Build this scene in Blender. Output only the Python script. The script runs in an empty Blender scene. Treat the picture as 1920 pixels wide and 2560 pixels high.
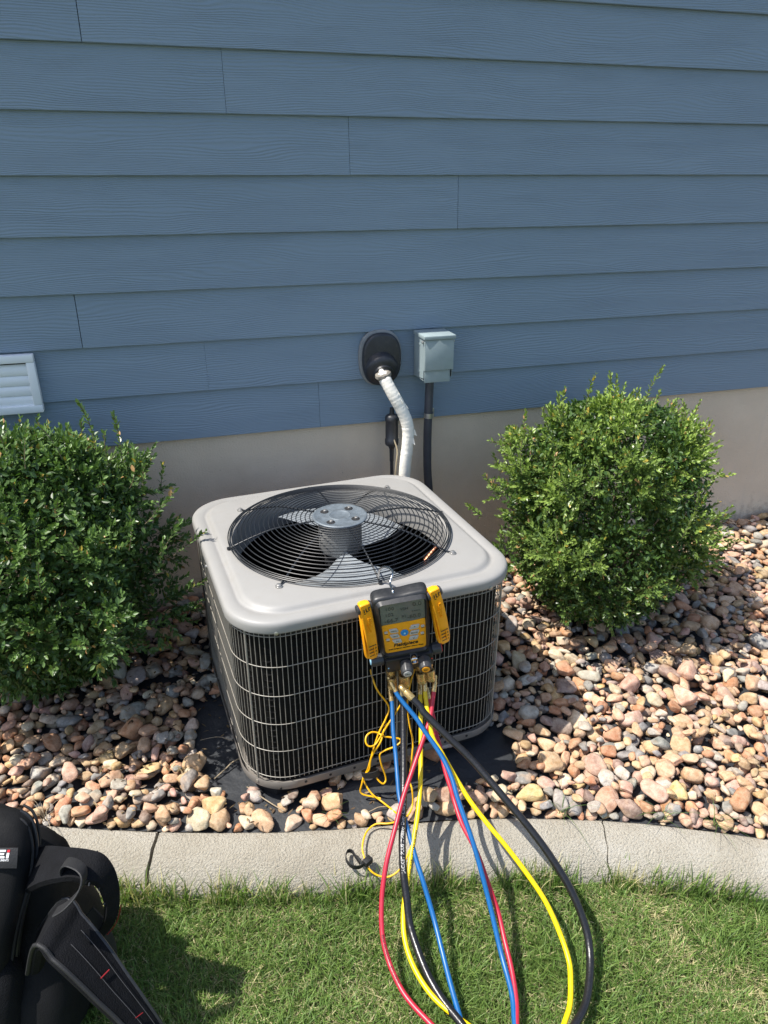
import bpy, bmesh, math, random
import numpy as np
from mathutils import Vector, Matrix, noise

scene = bpy.context.scene
R = math.radians

# ------------------------------------------------------------------ camera, sky, sun, exposure
cam_d = bpy.data.cameras.new("camera")
cam = bpy.data.objects.new("camera", cam_d)
scene.collection.objects.link(cam)
scene.camera = cam
cam_d.sensor_fit = 'VERTICAL'
cam_d.sensor_height = 36.0
cam_d.lens = 36.0 * 1834.4 / 2560.0
cam_d.clip_start = 0.02
cam_d.clip_end = 300
PITCH, YAW = 0.4394, 0.2859
cam.location = (0, 0, 1.62)
cam.rotation_euler = (math.pi / 2 - PITCH, -0.0016, -YAW)

SUN_EL, SUN_BACK = R(61.0), R(4.0)
sun_vec = Vector((-math.cos(SUN_EL) * math.cos(SUN_BACK), math.cos(SUN_EL) * math.sin(SUN_BACK), math.sin(SUN_EL)))
world = bpy.data.worlds.new("World")
scene.world = world
world.use_nodes = True
wn = world.node_tree.nodes
sky = wn.new("ShaderNodeTexSky")
sky.sky_type = 'NISHITA'
sky.sun_disc = False
sky.sun_elevation = SUN_EL
sky.sun_rotation = math.atan2(sun_vec.x, sun_vec.y)
sky.air_density = 1.0
sky.dust_density = 1.6
sky.ozone_density = 1.0
bg = wn["Background"]
bg.inputs[1].default_value = 0.15
world.node_tree.links.new(sky.outputs[0], bg.inputs[0])
sun_d = bpy.data.lights.new("sun", 'SUN')
sun_d.energy = 5.0
sun_d.angle = R(0.5)
sun_d.color = (1.0, 0.955, 0.88)
sun = bpy.data.objects.new("sun", sun_d)
scene.collection.objects.link(sun)
sun.rotation_euler = sun_vec.to_track_quat('Z', 'Y').to_euler()
sun.location = (-3, 2, 6)
scene.view_settings.view_transform = 'Standard'
scene.view_settings.look = 'None'
scene.view_settings.gamma = 1.0
scene.view_settings.use_curve_mapping = False
scene.view_settings.exposure = 0.60
scene.cycles.max_bounces = 8

# ------------------------------------------------------------------ world positions of flexible things, in metres
P = {
 'blue_a': [(0.481, 1.536, 0.335), (0.49, 1.514, 0.316), (0.522, 1.463, 0.279), (0.535, 1.434, 0.258), (0.563, 1.377, 0.218), (0.574, 1.324, 0.187), (0.575, 1.274, 0.155), (0.584, 1.181, 0.09), (0.589, 1.091, 0.007), (0.585, 1.002, -0.057), (0.575, 0.918, -0.077), (0.554, 0.857, -0.082)],
 'blue_b': [(0.487, 1.581, 0.267), (0.486, 1.564, 0.253), (0.473, 1.51, 0.207), (0.465, 1.459, 0.167), (0.454, 1.406, 0.133), (0.447, 1.364, 0.107), (0.446, 1.294, 0.075), (0.448, 1.218, 0.035), (0.451, 1.183, 0.015), (0.456, 1.116, -0.032), (0.453, 1.043, -0.059), (0.449, 0.986, -0.072), (0.445, 0.919, -0.081)],
 'black_a': [(0.513, 1.499, 0.33), (0.535, 1.471, 0.31), (0.544, 1.452, 0.296), (0.585, 1.397, 0.26), (0.635, 1.331, 0.218), (0.687, 1.233, 0.166), (0.728, 1.161, 0.121), (0.757, 1.105, 0.081), (0.784, 1.046, 0.029), (0.797, 0.988, -0.028), (0.783, 0.934, -0.062), (0.744, 0.873, -0.077), (0.711, 0.84, -0.081), (0.676, 0.817, -0.082)],
 'black_b': [(0.517, 1.569, 0.286), (0.512, 1.543, 0.263), (0.491, 1.472, 0.201), (0.473, 1.412, 0.156), (0.453, 1.352, 0.117), (0.431, 1.291, 0.083), (0.416, 1.243, 0.054), (0.407, 1.204, 0.028), (0.402, 1.161, -0.005), (0.396, 1.115, -0.039), (0.399, 1.055, -0.06), (0.406, 0.999, -0.072), (0.421, 0.946, -0.08), (0.44, 0.897, -0.081)],
 'yellow_a': [(0.572, 1.537, 0.317), (0.569, 1.526, 0.304), (0.564, 1.488, 0.271), (0.561, 1.436, 0.228), (0.572, 1.405, 0.205), (0.591, 1.342, 0.168), (0.611, 1.283, 0.135), (0.637, 1.225, 0.106), (0.667, 1.169, 0.076), (0.699, 1.107, 0.037), (0.724, 1.054, -0.002), (0.735, 0.997, -0.041), (0.732, 0.942, -0.065), (0.714, 0.9, -0.073), (0.689, 0.858, -0.08), (0.658, 0.827, -0.082)],
 'yellow_b': [(0.57, 1.57, 0.28), (0.554, 1.512, 0.227), (0.54, 1.468, 0.191), (0.52, 1.409, 0.146), (0.505, 1.368, 0.12), (0.482, 1.318, 0.091), (0.456, 1.269, 0.065), (0.435, 1.233, 0.042), (0.416, 1.197, 0.017), (0.387, 1.14, -0.03), (0.375, 1.084, -0.053), (0.38, 1.026, -0.069), (0.399, 0.967, -0.078), (0.428, 0.919, -0.081), (0.453, 0.887, -0.082)],
 'red_a': [(0.597, 1.529, 0.316), (0.579, 1.495, 0.28), (0.567, 1.474, 0.259), (0.541, 1.444, 0.229), (0.512, 1.413, 0.197), (0.477, 1.372, 0.166), (0.446, 1.335, 0.137), (0.407, 1.279, 0.098), (0.381, 1.243, 0.069), (0.362, 1.213, 0.042), (0.341, 1.17, 0.0), (0.326, 1.114, -0.042), (0.326, 1.062, -0.065), (0.335, 1.005, -0.075), (0.35, 0.963, -0.08), (0.378, 0.909, -0.082)],
 'red_b': [(0.589, 1.555, 0.271), (0.588, 1.508, 0.232), (0.585, 1.468, 0.201), (0.586, 1.434, 0.175), (0.583, 1.39, 0.146), (0.584, 1.345, 0.12), (0.584, 1.321, 0.105), (0.585, 1.264, 0.08), (0.599, 1.197, 0.049), (0.605, 1.127, 0.008), (0.61, 1.08, -0.025), (0.604, 1.024, -0.051), (0.595, 0.962, -0.069), (0.579, 0.903, -0.08), (0.558, 0.856, -0.082)],
 'lead_a': [(0.44, 1.639, 0.375), (0.441, 1.624, 0.33), (0.45, 1.593, 0.29), (0.48, 1.58, 0.235), (0.469, 1.567, 0.205), (0.444, 1.553, 0.17), (0.425, 1.54, 0.13), (0.412, 1.536, 0.085), (0.405, 1.538, 0.055), (0.395, 1.546, 0.02), (0.402, 1.533, -0.005), (0.415, 1.513, -0.02), (0.434, 1.494, -0.03), (0.454, 1.45, -0.025), (0.465, 1.418, -0.018), (0.472, 1.393, -0.012)],
 'lead_b': [(0.556, 1.578, 0.35), (0.543, 1.57, 0.32), (0.532, 1.567, 0.25), (0.528, 1.535, 0.2), (0.53, 1.507, 0.16), (0.522, 1.488, 0.125), (0.509, 1.466, 0.06), (0.51, 1.447, 0.04), (0.508, 1.433, 0.0), (0.489, 1.411, -0.012), (0.462, 1.4, -0.014), (0.429, 1.402, -0.018), (0.397, 1.415, -0.024), (0.372, 1.408, -0.03), (0.354, 1.386, -0.03), (0.342, 1.36, -0.036), (0.341, 1.341, -0.045), (0.342, 1.322, -0.05), (0.349, 1.305, -0.06), (0.363, 1.293, -0.068), (0.383, 1.282, -0.07), (0.402, 1.279, -0.066), (0.423, 1.284, -0.058), (0.445, 1.301, -0.05), (0.462, 1.321, -0.04)],
 'lead_c': [(0.509, 1.558, 0.25), (0.491, 1.554, 0.225), (0.467, 1.544, 0.2), (0.448, 1.541, 0.17), (0.426, 1.531, 0.15), (0.408, 1.53, 0.15), (0.401, 1.538, 0.16), (0.407, 1.55, 0.17), (0.422, 1.555, 0.175), (0.441, 1.553, 0.17), (0.449, 1.54, 0.165), (0.439, 1.53, 0.15), (0.423, 1.53, 0.125), (0.414, 1.533, 0.095), (0.409, 1.532, 0.06), (0.396, 1.541, 0.035), (0.387, 1.534, 0.01), (0.382, 1.533, -0.015), (0.39, 1.527, -0.025), (0.414, 1.517, -0.03), (0.435, 1.504, -0.03)],
 'lead_d': [(0.49, 1.57, 0.19), (0.467, 1.563, 0.18), (0.454, 1.545, 0.165), (0.472, 1.537, 0.16), (0.497, 1.529, 0.155), (0.498, 1.521, 0.15), (0.481, 1.519, 0.14), (0.454, 1.527, 0.125), (0.439, 1.526, 0.115), (0.441, 1.52, 0.085), (0.45, 1.514, 0.05), (0.452, 1.51, 0.03), (0.443, 1.504, 0.025), (0.434, 1.508, 0.03), (0.426, 1.516, 0.04)],
 'strap_far_o': [(-0.461, 1.344, 0.2), (-0.416, 1.306, 0.26), (-0.377, 1.278, 0.3), (-0.321, 1.235, 0.325), (-0.275, 1.209, 0.33), (-0.254, 1.196, 0.325), (-0.239, 1.181, 0.3), (-0.234, 1.17, 0.26), (-0.239, 1.167, 0.21), (-0.257, 1.175, 0.15), (-0.286, 1.198, 0.09), (-0.318, 1.242, 0.02)],
 'strap_far_i': [(-0.448, 1.247, 0.2), (-0.404, 1.206, 0.26), (-0.366, 1.177, 0.3), (-0.316, 1.155, 0.32), (-0.286, 1.139, 0.32), (-0.272, 1.142, 0.31), (-0.264, 1.146, 0.285), (-0.263, 1.152, 0.245), (-0.27, 1.164, 0.195), (-0.284, 1.185, 0.14), (-0.304, 1.212, 0.085), (-0.336, 1.249, 0.02)],
 'strap_near_o': [(-0.375, 1.218, 0.24), (-0.338, 1.182, 0.235), (-0.315, 1.155, 0.22), (-0.287, 1.125, 0.19), (-0.263, 1.098, 0.16), (-0.237, 1.067, 0.12), (-0.208, 1.036, 0.07), (-0.18, 1.007, 0.01), (-0.157, 0.989, -0.06)],
 'strap_near_i': [(-0.426, 1.135, 0.24), (-0.384, 1.085, 0.235), (-0.362, 1.06, 0.225), (-0.341, 1.042, 0.21), (-0.316, 1.025, 0.18), (-0.29, 1.008, 0.145), (-0.257, 0.988, 0.1), (-0.226, 0.962, 0.05), (-0.212, 0.961, -0.05)],
 'handle_o': [(-0.333, 1.178, 0.325), (-0.333, 1.182, 0.34), (-0.325, 1.182, 0.355), (-0.309, 1.177, 0.36), (-0.29, 1.161, 0.36), (-0.281, 1.144, 0.355), (-0.282, 1.126, 0.345), (-0.292, 1.115, 0.33), (-0.311, 1.111, 0.315), (-0.329, 1.113, 0.305), (-0.347, 1.124, 0.295)],
 'handle_i': [(-0.328, 1.182, 0.325), (-0.323, 1.176, 0.34), (-0.312, 1.162, 0.355), (-0.307, 1.151, 0.36), (-0.294, 1.139, 0.36), (-0.286, 1.13, 0.355), (-0.288, 1.12, 0.345), (-0.302, 1.112, 0.33), (-0.32, 1.105, 0.315), (-0.331, 1.103, 0.305), (-0.34, 1.1, 0.295)],
 'kerb_back': [(-0.506, 1.699, -0.045), (-0.344, 1.637, -0.045), (-0.184, 1.581, -0.045), (-0.025, 1.531, -0.045), (0.135, 1.486, -0.045), (0.297, 1.45, -0.045), (0.44, 1.422, -0.045), (0.574, 1.398, -0.045), (0.685, 1.374, -0.045), (0.795, 1.344, -0.045), (0.902, 1.309, -0.045), (1.009, 1.274, -0.045), (1.111, 1.233, -0.045), (1.21, 1.189, -0.045), (1.306, 1.144, -0.045), (1.417, 1.087, -0.045)],
 'kerb_front': [(-0.316, 1.463, -0.11), (-0.195, 1.433, -0.11), (0.112, 1.367, -0.11), (0.403, 1.3, -0.11), (0.634, 1.244, -0.11), (0.838, 1.178, -0.11), (1.029, 1.096, -0.11), (1.217, 1.015, -0.11), (1.334, 0.975, -0.11)],
 'kerb_joint': [(-0.179, 1.562, -0.045), (-0.215, 1.433, -0.11), (1.019, 1.265, -0.045), (0.985, 1.14, -0.11)],
 'bare_left': [(-0.06, 2.072, -0.04), (0.066, 2.099, -0.04), (0.116, 1.666, -0.04), (-0.066, 1.717, -0.04), (-0.079, 1.862, -0.04)],
 'bare_right': [(0.305, 1.586, -0.04), (0.695, 1.65, -0.04), (0.894, 1.727, -0.04), (0.885, 1.48, -0.04), (0.708, 1.487, -0.04), (0.519, 1.445, -0.04), (0.381, 1.461, -0.04)],
 'sparse': [(-0.066, 1.717, -0.04), (0.12, 1.69, -0.04), (0.345, 1.598, -0.04), (0.381, 1.461, -0.04), (0.195, 1.447, -0.04), (0.027, 1.497, -0.04), (-0.005, 1.623, -0.04)],
 'joints': [[-0.136, -0.136], [0.266, 0.266], [0.667, 0.667], [1.069, 1.069], [-0.278, -0.278], [0.125, 0.125], [0.532, 0.532]],
 'tufts': [(0.91, 1.307, -0.04), (1.168, 1.213, -0.04), (1.3, 1.154, -0.04), (0.282, 1.481, -0.04), (-0.489, 1.695, -0.04)],
 'weeds_fabric': [(-0.037, 1.725, -0.045), (0.058, 1.782, -0.045), (0.128, 1.514, -0.045), (0.087, 1.672, -0.045), (0.094, 1.51, -0.045)],
 'clampL': [(0.392, 1.53, 0.627), (0.427, 1.54, 0.447)],
 'clampR': [(0.58, 1.54, 0.63), (0.632, 1.55, 0.447)],
}


# ------------------------------------------------------------------ helpers
ORG = {}
col = scene.collection

def tag(o, label=None, cat=None, group=None, kind=None):
    if label: o["label"] = label
    if cat: o["category"] = cat
    if group: o["group"] = group
    if kind: o["kind"] = kind
    return o

def thing(name, loc, label, cat, group=None, kind=None):
    o = bpy.data.objects.new(name, None)
    o.empty_display_size = 0.05
    col.objects.link(o)
    o.location = loc
    ORG[o.name] = Vector(loc)
    return tag(o, label, cat, group, kind)

class MB:
    def __init__(s):
        s.v, s.f, s.m = [], [], []
    def add(s, verts, faces, M=None, mi=0):
        b = len(s.v)
        for p in verts:
            p = Vector(p)
            s.v.append(M @ p if M is not None else p)
        for f in faces:
            s.f.append([b + i for i in f]); s.m.append(mi)
        return s
    def bm(s, bm, M=None, mi=0):
        bm.verts.index_update()
        s.add([v.co for v in bm.verts], [[v.index for v in f.verts] for f in bm.faces], M, mi)
        bm.free(); return s
    def box(s, c, size, bevel=0, M=None, seg=2, rot=None, mi=0):
        bm = bmesh.new(); bmesh.ops.create_cube(bm, size=1)
        for v in bm.verts: v.co = Vector((v.co.x * size[0], v.co.y * size[1], v.co.z * size[2]))
        if bevel: bmesh.ops.bevel(bm, geom=bm.edges[:], offset=bevel, segments=seg, affect='EDGES', profile=0.5)
        T = Matrix.Translation(c)
        if rot is not None: T = T @ rot
        return s.bm(bm, M @ T if M is not None else T, mi)
    def prism(s, outline, y0, y1, bevel=0, M=None, seg=2, mi=0):
        """outline of (x, z) counter-clockwise seen from -y; extruded from y0 (front) to y1."""
        bm = bmesh.new()
        vs = [bm.verts.new((x, y0, z)) for x, z in outline]
        f = bm.faces.new(vs)
        r = bmesh.ops.extrude_face_region(bm, geom=[f])
        nv = [e for e in r['geom'] if isinstance(e, bmesh.types.BMVert)]
        for v in nv: v.co.y = y1
        bmesh.ops.recalc_face_normals(bm, faces=bm.faces[:])
        if bevel:
            ed = [e for e in bm.edges if abs(e.verts[0].co.y - e.verts[1].co.y) < 1e-6]
            bmesh.ops.bevel(bm, geom=ed, offset=bevel, segments=seg, affect='EDGES', profile=0.5)
        return s.bm(bm, M, mi)
    def lathe(s, prof, n=24, M=None, mi=0, cap=True):
        """prof: (r, z) list, turned about z."""
        vs, fs = [], []
        for r, z in prof:
            for k in range(n):
                a = 2 * math.pi * k / n
                vs.append((r * math.cos(a), r * math.sin(a), z))
        for i in range(len(prof) - 1):
            for k in range(n):
                k2 = (k + 1) % n
                fs.append([i * n + k, i * n + k2, (i + 1) * n + k2, (i + 1) * n + k])
        if cap:
            fs.append(list(range(n))[::-1]); fs.append([(len(prof) - 1) * n + k for k in range(n)])
        return s.add(vs, fs, M, mi)
    def tube(s, pts, r, n=8, closed=False, M=None, mi=0, cap=True):
        pts = [Vector(p) for p in pts]; N = len(pts)
        rr = r if isinstance(r, (list, tuple)) else [r] * N
        tang = []
        for i in range(N):
            if closed: t = pts[(i + 1) % N] - pts[i - 1]
            else: t = pts[min(i + 1, N - 1)] - pts[max(i - 1, 0)]
            tang.append(t.normalized() if t.length > 1e-9 else Vector((0, 0, 1)))
        a = Vector((0, 0, 1)) if abs(tang[0].z) < .9 else Vector((1, 0, 0))
        nrm = (a - tang[0] * a.dot(tang[0])).normalized()
        vs, fs = [], []
        for i in range(N):
            if i:
                nrm = nrm - tang[i] * nrm.dot(tang[i])
                nrm = nrm.normalized() if nrm.length > 1e-6 else tang[i].orthogonal().normalized()
            b = tang[i].cross(nrm)
            for k in range(n):
                th = 2 * math.pi * k / n
                vs.append(pts[i] + (nrm * math.cos(th) + b * math.sin(th)) * rr[i])
        for i in range(N if closed else N - 1):
            j = (i + 1) % N
            for k in range(n):
                k2 = (k + 1) % n
                fs.append([i * n + k, i * n + k2, j * n + k2, j * n + k])
        if cap and not closed:
            fs.append(list(range(n))[::-1]); fs.append([(N - 1) * n + k for k in range(n)])
        return s.add(vs, fs, M, mi)
    def ribbon(s, eo, ei, th, M=None, puff=0.0, mi=0):
        """padded strap between two edge curves."""
        eo = [Vector(p) for p in eo]; ei = [Vector(p) for p in ei]
        N = len(eo); vs, fs = [], []
        prof = [(0.0, 0.0), (.05, .45), (.2, .5 + puff), (.5, .5 + puff), (.8, .5 + puff), (.95, .45), (1, 0), (.95, -.45), (.5, -.5), (.05, -.45)]
        K = len(prof)
        pn = None
        for i in range(N):
            t = (eo[min(i + 1, N - 1)] + ei[min(i + 1, N - 1)]) - (eo[max(i - 1, 0)] + ei[max(i - 1, 0)])
            w = ei[i] - eo[i]
            nn = t.cross(w).normalized()
            if pn is not None and nn.dot(pn) < 0: nn = -nn
            pn = nn
            for u, h in prof: vs.append(eo[i] + w * u + nn * (h * th))
        for i in range(N - 1):
            for k in range(K):
                k2 = (k + 1) % K
                fs.append([i * K + k, i * K + k2, (i + 1) * K + k2, (i + 1) * K + k])
        fs.append(list(range(K))[::-1]); fs.append([(N - 1) * K + k for k in range(K)])
        return s.add(vs, fs, M, mi)

def build(name, mb, mats, parent=None, smooth=True, angle=38):
    me = bpy.data.meshes.new(name)
    o = bpy.data.objects.new(name, me)
    col.objects.link(o)
    org = Vector((0, 0, 0))
    if parent is not None:
        org = ORG[parent.name]
        o.parent = parent
        ORG[o.name] = org
    else:
        c = Vector((0, 0, 0))
        mn = [min(v[i] for v in mb.v) for i in range(3)]; mx = [max(v[i] for v in mb.v) for i in range(3)]
        org = Vector(((mn[0] + mx[0]) / 2, (mn[1] + mx[1]) / 2, mn[2]))
        o.location = org; ORG[o.name] = org
    me.from_pydata([tuple(v - org) for v in mb.v], [], mb.f)
    if not isinstance(mats, (list, tuple)): mats = [mats]
    for m in mats: me.materials.append(m)
    if len(mats) > 1: me.polygons.foreach_set("material_index", mb.m)
    bm = bmesh.new(); bm.from_mesh(me); bmesh.ops.recalc_face_normals(bm, faces=bm.faces[:]); bm.to_mesh(me); bm.free()
    if smooth:
        me.polygons.foreach_set("use_smooth", [True] * len(me.polygons))
        me.set_sharp_from_angle(angle=R(angle))
    me.update()
    return o

def spline(pts, per=6, closed=False):
    pts = [Vector(p) for p in pts]; N = len(pts); out = []
    for i in range(N if closed else N - 1):
        if closed: p0, p1, p2, p3 = pts[i - 1], pts[i], pts[(i + 1) % N], pts[(i + 2) % N]
        else: p0, p1, p2, p3 = pts[max(i - 1, 0)], pts[i], pts[i + 1], pts[min(i + 2, N - 1)]
        for k in range(per):
            t = k / per
            out.append(0.5 * ((2 * p1) + (p2 - p0) * t + (2 * p0 - 5 * p1 + 4 * p2 - p3) * t * t + (3 * p1 - p0 - 3 * p2 + p3) * t ** 3))
    if not closed: out.append(pts[-1])
    return out

def frame_to(p, d, up=(0, 0, 1)):
    """matrix with local z along d, at p"""
    z = Vector(d).normalized(); u = Vector(up)
    if abs(z.dot(u)) > .98: u = Vector((1, 0, 0))
    x = u.cross(z).normalized(); y = z.cross(x)
    M = Matrix((x, y, z)).transposed().to_4x4(); M.translation = Vector(p)
    return M

def lettering(name, text, size, M, mat, parent, depth=0.0003, align='CENTER', shear=0.0, bold=0.0):
    cu = bpy.data.curves.new("lettering_curve", 'FONT')
    cu.body = text; cu.size = size; cu.align_x = align; cu.align_y = 'CENTER'; cu.extrude = depth; cu.shear = shear; cu.offset = bold
    cu.resolution_u = 3
    t = bpy.data.objects.new("lettering_tmp", cu); col.objects.link(t)
    me = bpy.data.meshes.new_from_object(t.evaluated_get(bpy.context.evaluated_depsgraph_get()))
    vs = [v.co.copy() for v in me.vertices]; fs = [list(p.vertices) for p in me.polygons]
    bpy.data.objects.remove(t); bpy.data.curves.remove(cu); bpy.data.meshes.remove(me)
    return build(name, MB().add(vs, fs, M), mat, parent, smooth=False)

# ------------------------------------------------------------------ materials
def new_mat(name):
    m = bpy.data.materials.new(name); m.use_nodes = True
    nt = m.node_tree
    return m, nt, nt.nodes, nt.links, nt.nodes["Principled BSDF"]

def noise_node(n, l, vec, scale, detail=4, rough=.55):
    t = n.new("ShaderNodeTexNoise"); t.inputs["Scale"].default_value = scale; t.inputs["Detail"].default_value = detail; t.inputs["Roughness"].default_value = rough
    if vec is not None: l.new(vec, t.inputs["Vector"])
    return t

def mixc(n, l, fac, a, b, mode='MIX'):
    x = n.new("ShaderNodeMix"); x.data_type = 'RGBA'; x.blend_type = mode
    for sock, val in ((x.inputs[0], fac), (x.inputs[6], a), (x.inputs[7], b)):
        if hasattr(val, "is_linked") or hasattr(val, "links"): l.new(val, sock)
        elif isinstance(val, (int, float)): sock.default_value = val
        else: sock.default_value = (*val, 1)
    return x.outputs[2]

def ramp(n, l, fac, stops):
    r = n.new("ShaderNodeValToRGB"); l.new(fac, r.inputs[0])
    e = r.color_ramp.elements
    while len(e) < len(stops): e.new(.5)
    for q, (p, c) in zip(e, stops):
        q.position = p; q.color = (*c, 1) if len(c) == 3 else c
    return r.outputs[0]

def bump(n, l, h, strength, dist, bsdf, prev=None):
    b = n.new("ShaderNodeBump"); b.inputs["Strength"].default_value = strength; b.inputs["Distance"].default_value = dist
    l.new(h, b.inputs["Height"])
    if prev is not None: l.new(prev, b.inputs["Normal"])
    l.new(b.outputs[0], bsdf.inputs["Normal"])
    return b.outputs[0]

def mat(name, c, rough=.55, metal=0.0, var=.12, vs=12, bmp=0.0, bs=300, bd=.001, coat=0.0, dirt=None, dirt_amt=.3, spec=.5, rvar=0.1):
    m, nt, n, l, b = new_mat(name)
    tc = n.new("ShaderNodeTexCoord").outputs["Object"]
    t = noise_node(n, l, tc, vs)
    cc = ramp(n, l, t.outputs[0], [(.3, tuple(max(0, x * (1 - var)) for x in c)), (.7, tuple(min(1, x * (1 + var)) for x in c))])
    if dirt:
        t2 = noise_node(n, l, tc, vs * 2.3, 6, .7)
        f = ramp(n, l, t2.outputs[0], [(.52, (0, 0, 0)), (.75, (dirt_amt,) * 3)])
        cc = mixc(n, l, f, cc, dirt)
    l.new(cc, b.inputs["Base Color"])
    t3 = noise_node(n, l, tc, vs * 4)
    rr = n.new("ShaderNodeMapRange"); l.new(t3.outputs[0], rr.inputs[0])
    rr.inputs[3].default_value = max(.02, rough - rvar); rr.inputs[4].default_value = min(1, rough + rvar)
    l.new(rr.outputs[0], b.inputs["Roughness"])
    b.inputs["Metallic"].default_value = metal
    b.inputs["Specular IOR Level"].default_value = spec
    b.inputs["Coat Weight"].default_value = coat
    if bmp:
        t4 = noise_node(n, l, tc, bs, 3)
        bump(n, l, t4.outputs[0], bmp, bd, b)
    return m

def siding_mat():
    m, nt, n, l, b = new_mat("painted_fibre_cement")
    tc = n.new("ShaderNodeTexCoord").outputs["Object"]
    rnd = n.new("ShaderNodeObjectInfo").outputs["Random"]
    cm = n.new("ShaderNodeCombineXYZ")
    for i, k in enumerate((37.0, 0.0, 11.0)):
        mu = n.new("ShaderNodeMath"); mu.operation = 'MULTIPLY'; mu.inputs[1].default_value = k
        l.new(rnd, mu.inputs[0]); l.new(mu.outputs[0], cm.inputs[i])
    ad = n.new("ShaderNodeVectorMath"); ad.operation = 'ADD'; l.new(tc, ad.inputs[0]); l.new(cm.outputs[0], ad.inputs[1])
    def scaled(v):
        x = n.new("ShaderNodeVectorMath"); x.operation = 'MULTIPLY'; l.new(ad.outputs[0], x.inputs[0]); x.inputs[1].default_value = v
        return x.outputs[0]
    n1 = noise_node(n, l, scaled((1.6, 0, 9)), 1.0, 2, .4)       # cathedral warp
    n2 = noise_node(n, l, scaled((9, 0, 40)), 1.0, 3, .6)        # small waviness
    sep = n.new("ShaderNodeSeparateXYZ"); l.new(ad.outputs[0], sep.inputs[0])
    def madd(a, k, c):
        x = n.new("ShaderNodeMath"); x.operation = 'MULTIPLY_ADD'; l.new(a, x.inputs[0]); x.inputs[1].default_value = k
        if isinstance(c, float): x.inputs[2].default_value = c
        else: l.new(c, x.inputs[2])
        return x.outputs[0]
    z = madd(n1.outputs[0], .10, sep.outputs[2]); z = madd(n2.outputs[0], .008, z)
    ph = madd(z, 2 * math.pi / .0070, 0.0)
    sn = n.new("ShaderNodeMath"); sn.operation = 'SINE'; l.new(ph, sn.inputs[0])
    sq = madd(sn.outputs[0], .5, .5)
    n3 = noise_node(n, l, scaled((4, 0, 16)), 1.0, 3, .6)        # where the grain shows
    amp = n.new("ShaderNodeMapRange"); l.new(n3.outputs[0], amp.inputs[0]); amp.inputs[1].default_value = .35; amp.inputs[2].default_value = .65; amp.inputs[3].default_value = .4
    g = n.new("ShaderNodeMath"); g.operation = 'MULTIPLY'; l.new(sq, g.inputs[0]); l.new(amp.outputs[0], g.inputs[1])
    fine = noise_node(n, l, scaled((14, 0, 420)), 1.0, 2, .5)
    hh = madd(fine.outputs[0], .5, g.outputs[0])
    bump(n, l, hh, .7, .0016, b)
    v1 = noise_node(n, l, scaled((1.1, 0, 2.5)), 1.0, 3)
    base = ramp(n, l, v1.outputs[0], [(.3, (.186, .252, .318)), (.7, (.202, .270, .338))])
    spk = noise_node(n, l, scaled((60, 0, 60)), 1.0, 2)
    f = ramp(n, l, spk.outputs[0], [(.79, (0, 0, 0)), (.80, (.3, .3, .3))])
    base = mixc(n, l, f, base, (.3, .36, .42))
    l.new(base, b.inputs["Base Color"])
    b.inputs["Roughness"].default_value = .5
    b.inputs["Specular IOR Level"].default_value = .35
    return m

def foundation_mat():
    m, nt, n, l, b = new_mat("parged_concrete")
    tc = n.new("ShaderNodeTexCoord").outputs["Object"]
    t = noise_node(n, l, tc, 2.2, 5, .6)
    base = ramp(n, l, t.outputs[0], [(.28, (.60, .495, .37)), (.72, (.74, .62, .48))])
    st = n.new("ShaderNodeVectorMath"); st.operation = 'MULTIPLY'; l.new(tc, st.inputs[0]); st.inputs[1].default_value = (9, 1, .9)
    t2 = noise_node(n, l, st.outputs[0], 1.4, 4, .6)
    f = ramp(n, l, t2.outputs[0], [(.6, (0, 0, 0)), (.78, (.3, .3, .3))])
    base = mixc(n, l, f, base, (.52, .48, .41))
    sep = n.new("ShaderNodeSeparateXYZ"); l.new(tc, sep.inputs[0])
    hz_ = n.new("ShaderNodeMapRange"); l.new(sep.outputs[2], hz_.inputs[0]); hz_.inputs[1].default_value = .18; hz_.inputs[2].default_value = .42; hz_.inputs[3].default_value = .34; hz_.inputs[4].default_value = 0.0
    t6 = noise_node(n, l, tc, 26, 6, .75)                      # soil splashed up from the bed
    ad_ = n.new("ShaderNodeMath"); ad_.operation = 'ADD'; l.new(t6.outputs[0], ad_.inputs[0]); l.new(hz_.outputs[0], ad_.inputs[1])
    base = mixc(n, l, ramp(n, l, ad_.outputs[0], [(.66, (0, 0, 0)), (.92, (.6, .6, .6))]), base, (.24, .17, .11))
    t7 = noise_node(n, l, tc, 120, 2, .5)                      # pinholes
    base = mixc(n, l, ramp(n, l, t7.outputs[0], [(.24, (.7, .7, .7)), (.29, (0, 0, 0))]), base, (.16, .13, .10))
    l.new(base, b.inputs["Base Color"]); b.inputs["Roughness"].default_value = .85
    t3 = noise_node(n, l, tc, 14, 3, .5); t4 = noise_node(n, l, tc, 170, 3, .6)
    p = bump(n, l, t3.outputs[0], .35, .01, b)
    bump(n, l, t4.outputs[0], .7, .005, b, p)
    return m

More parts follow.
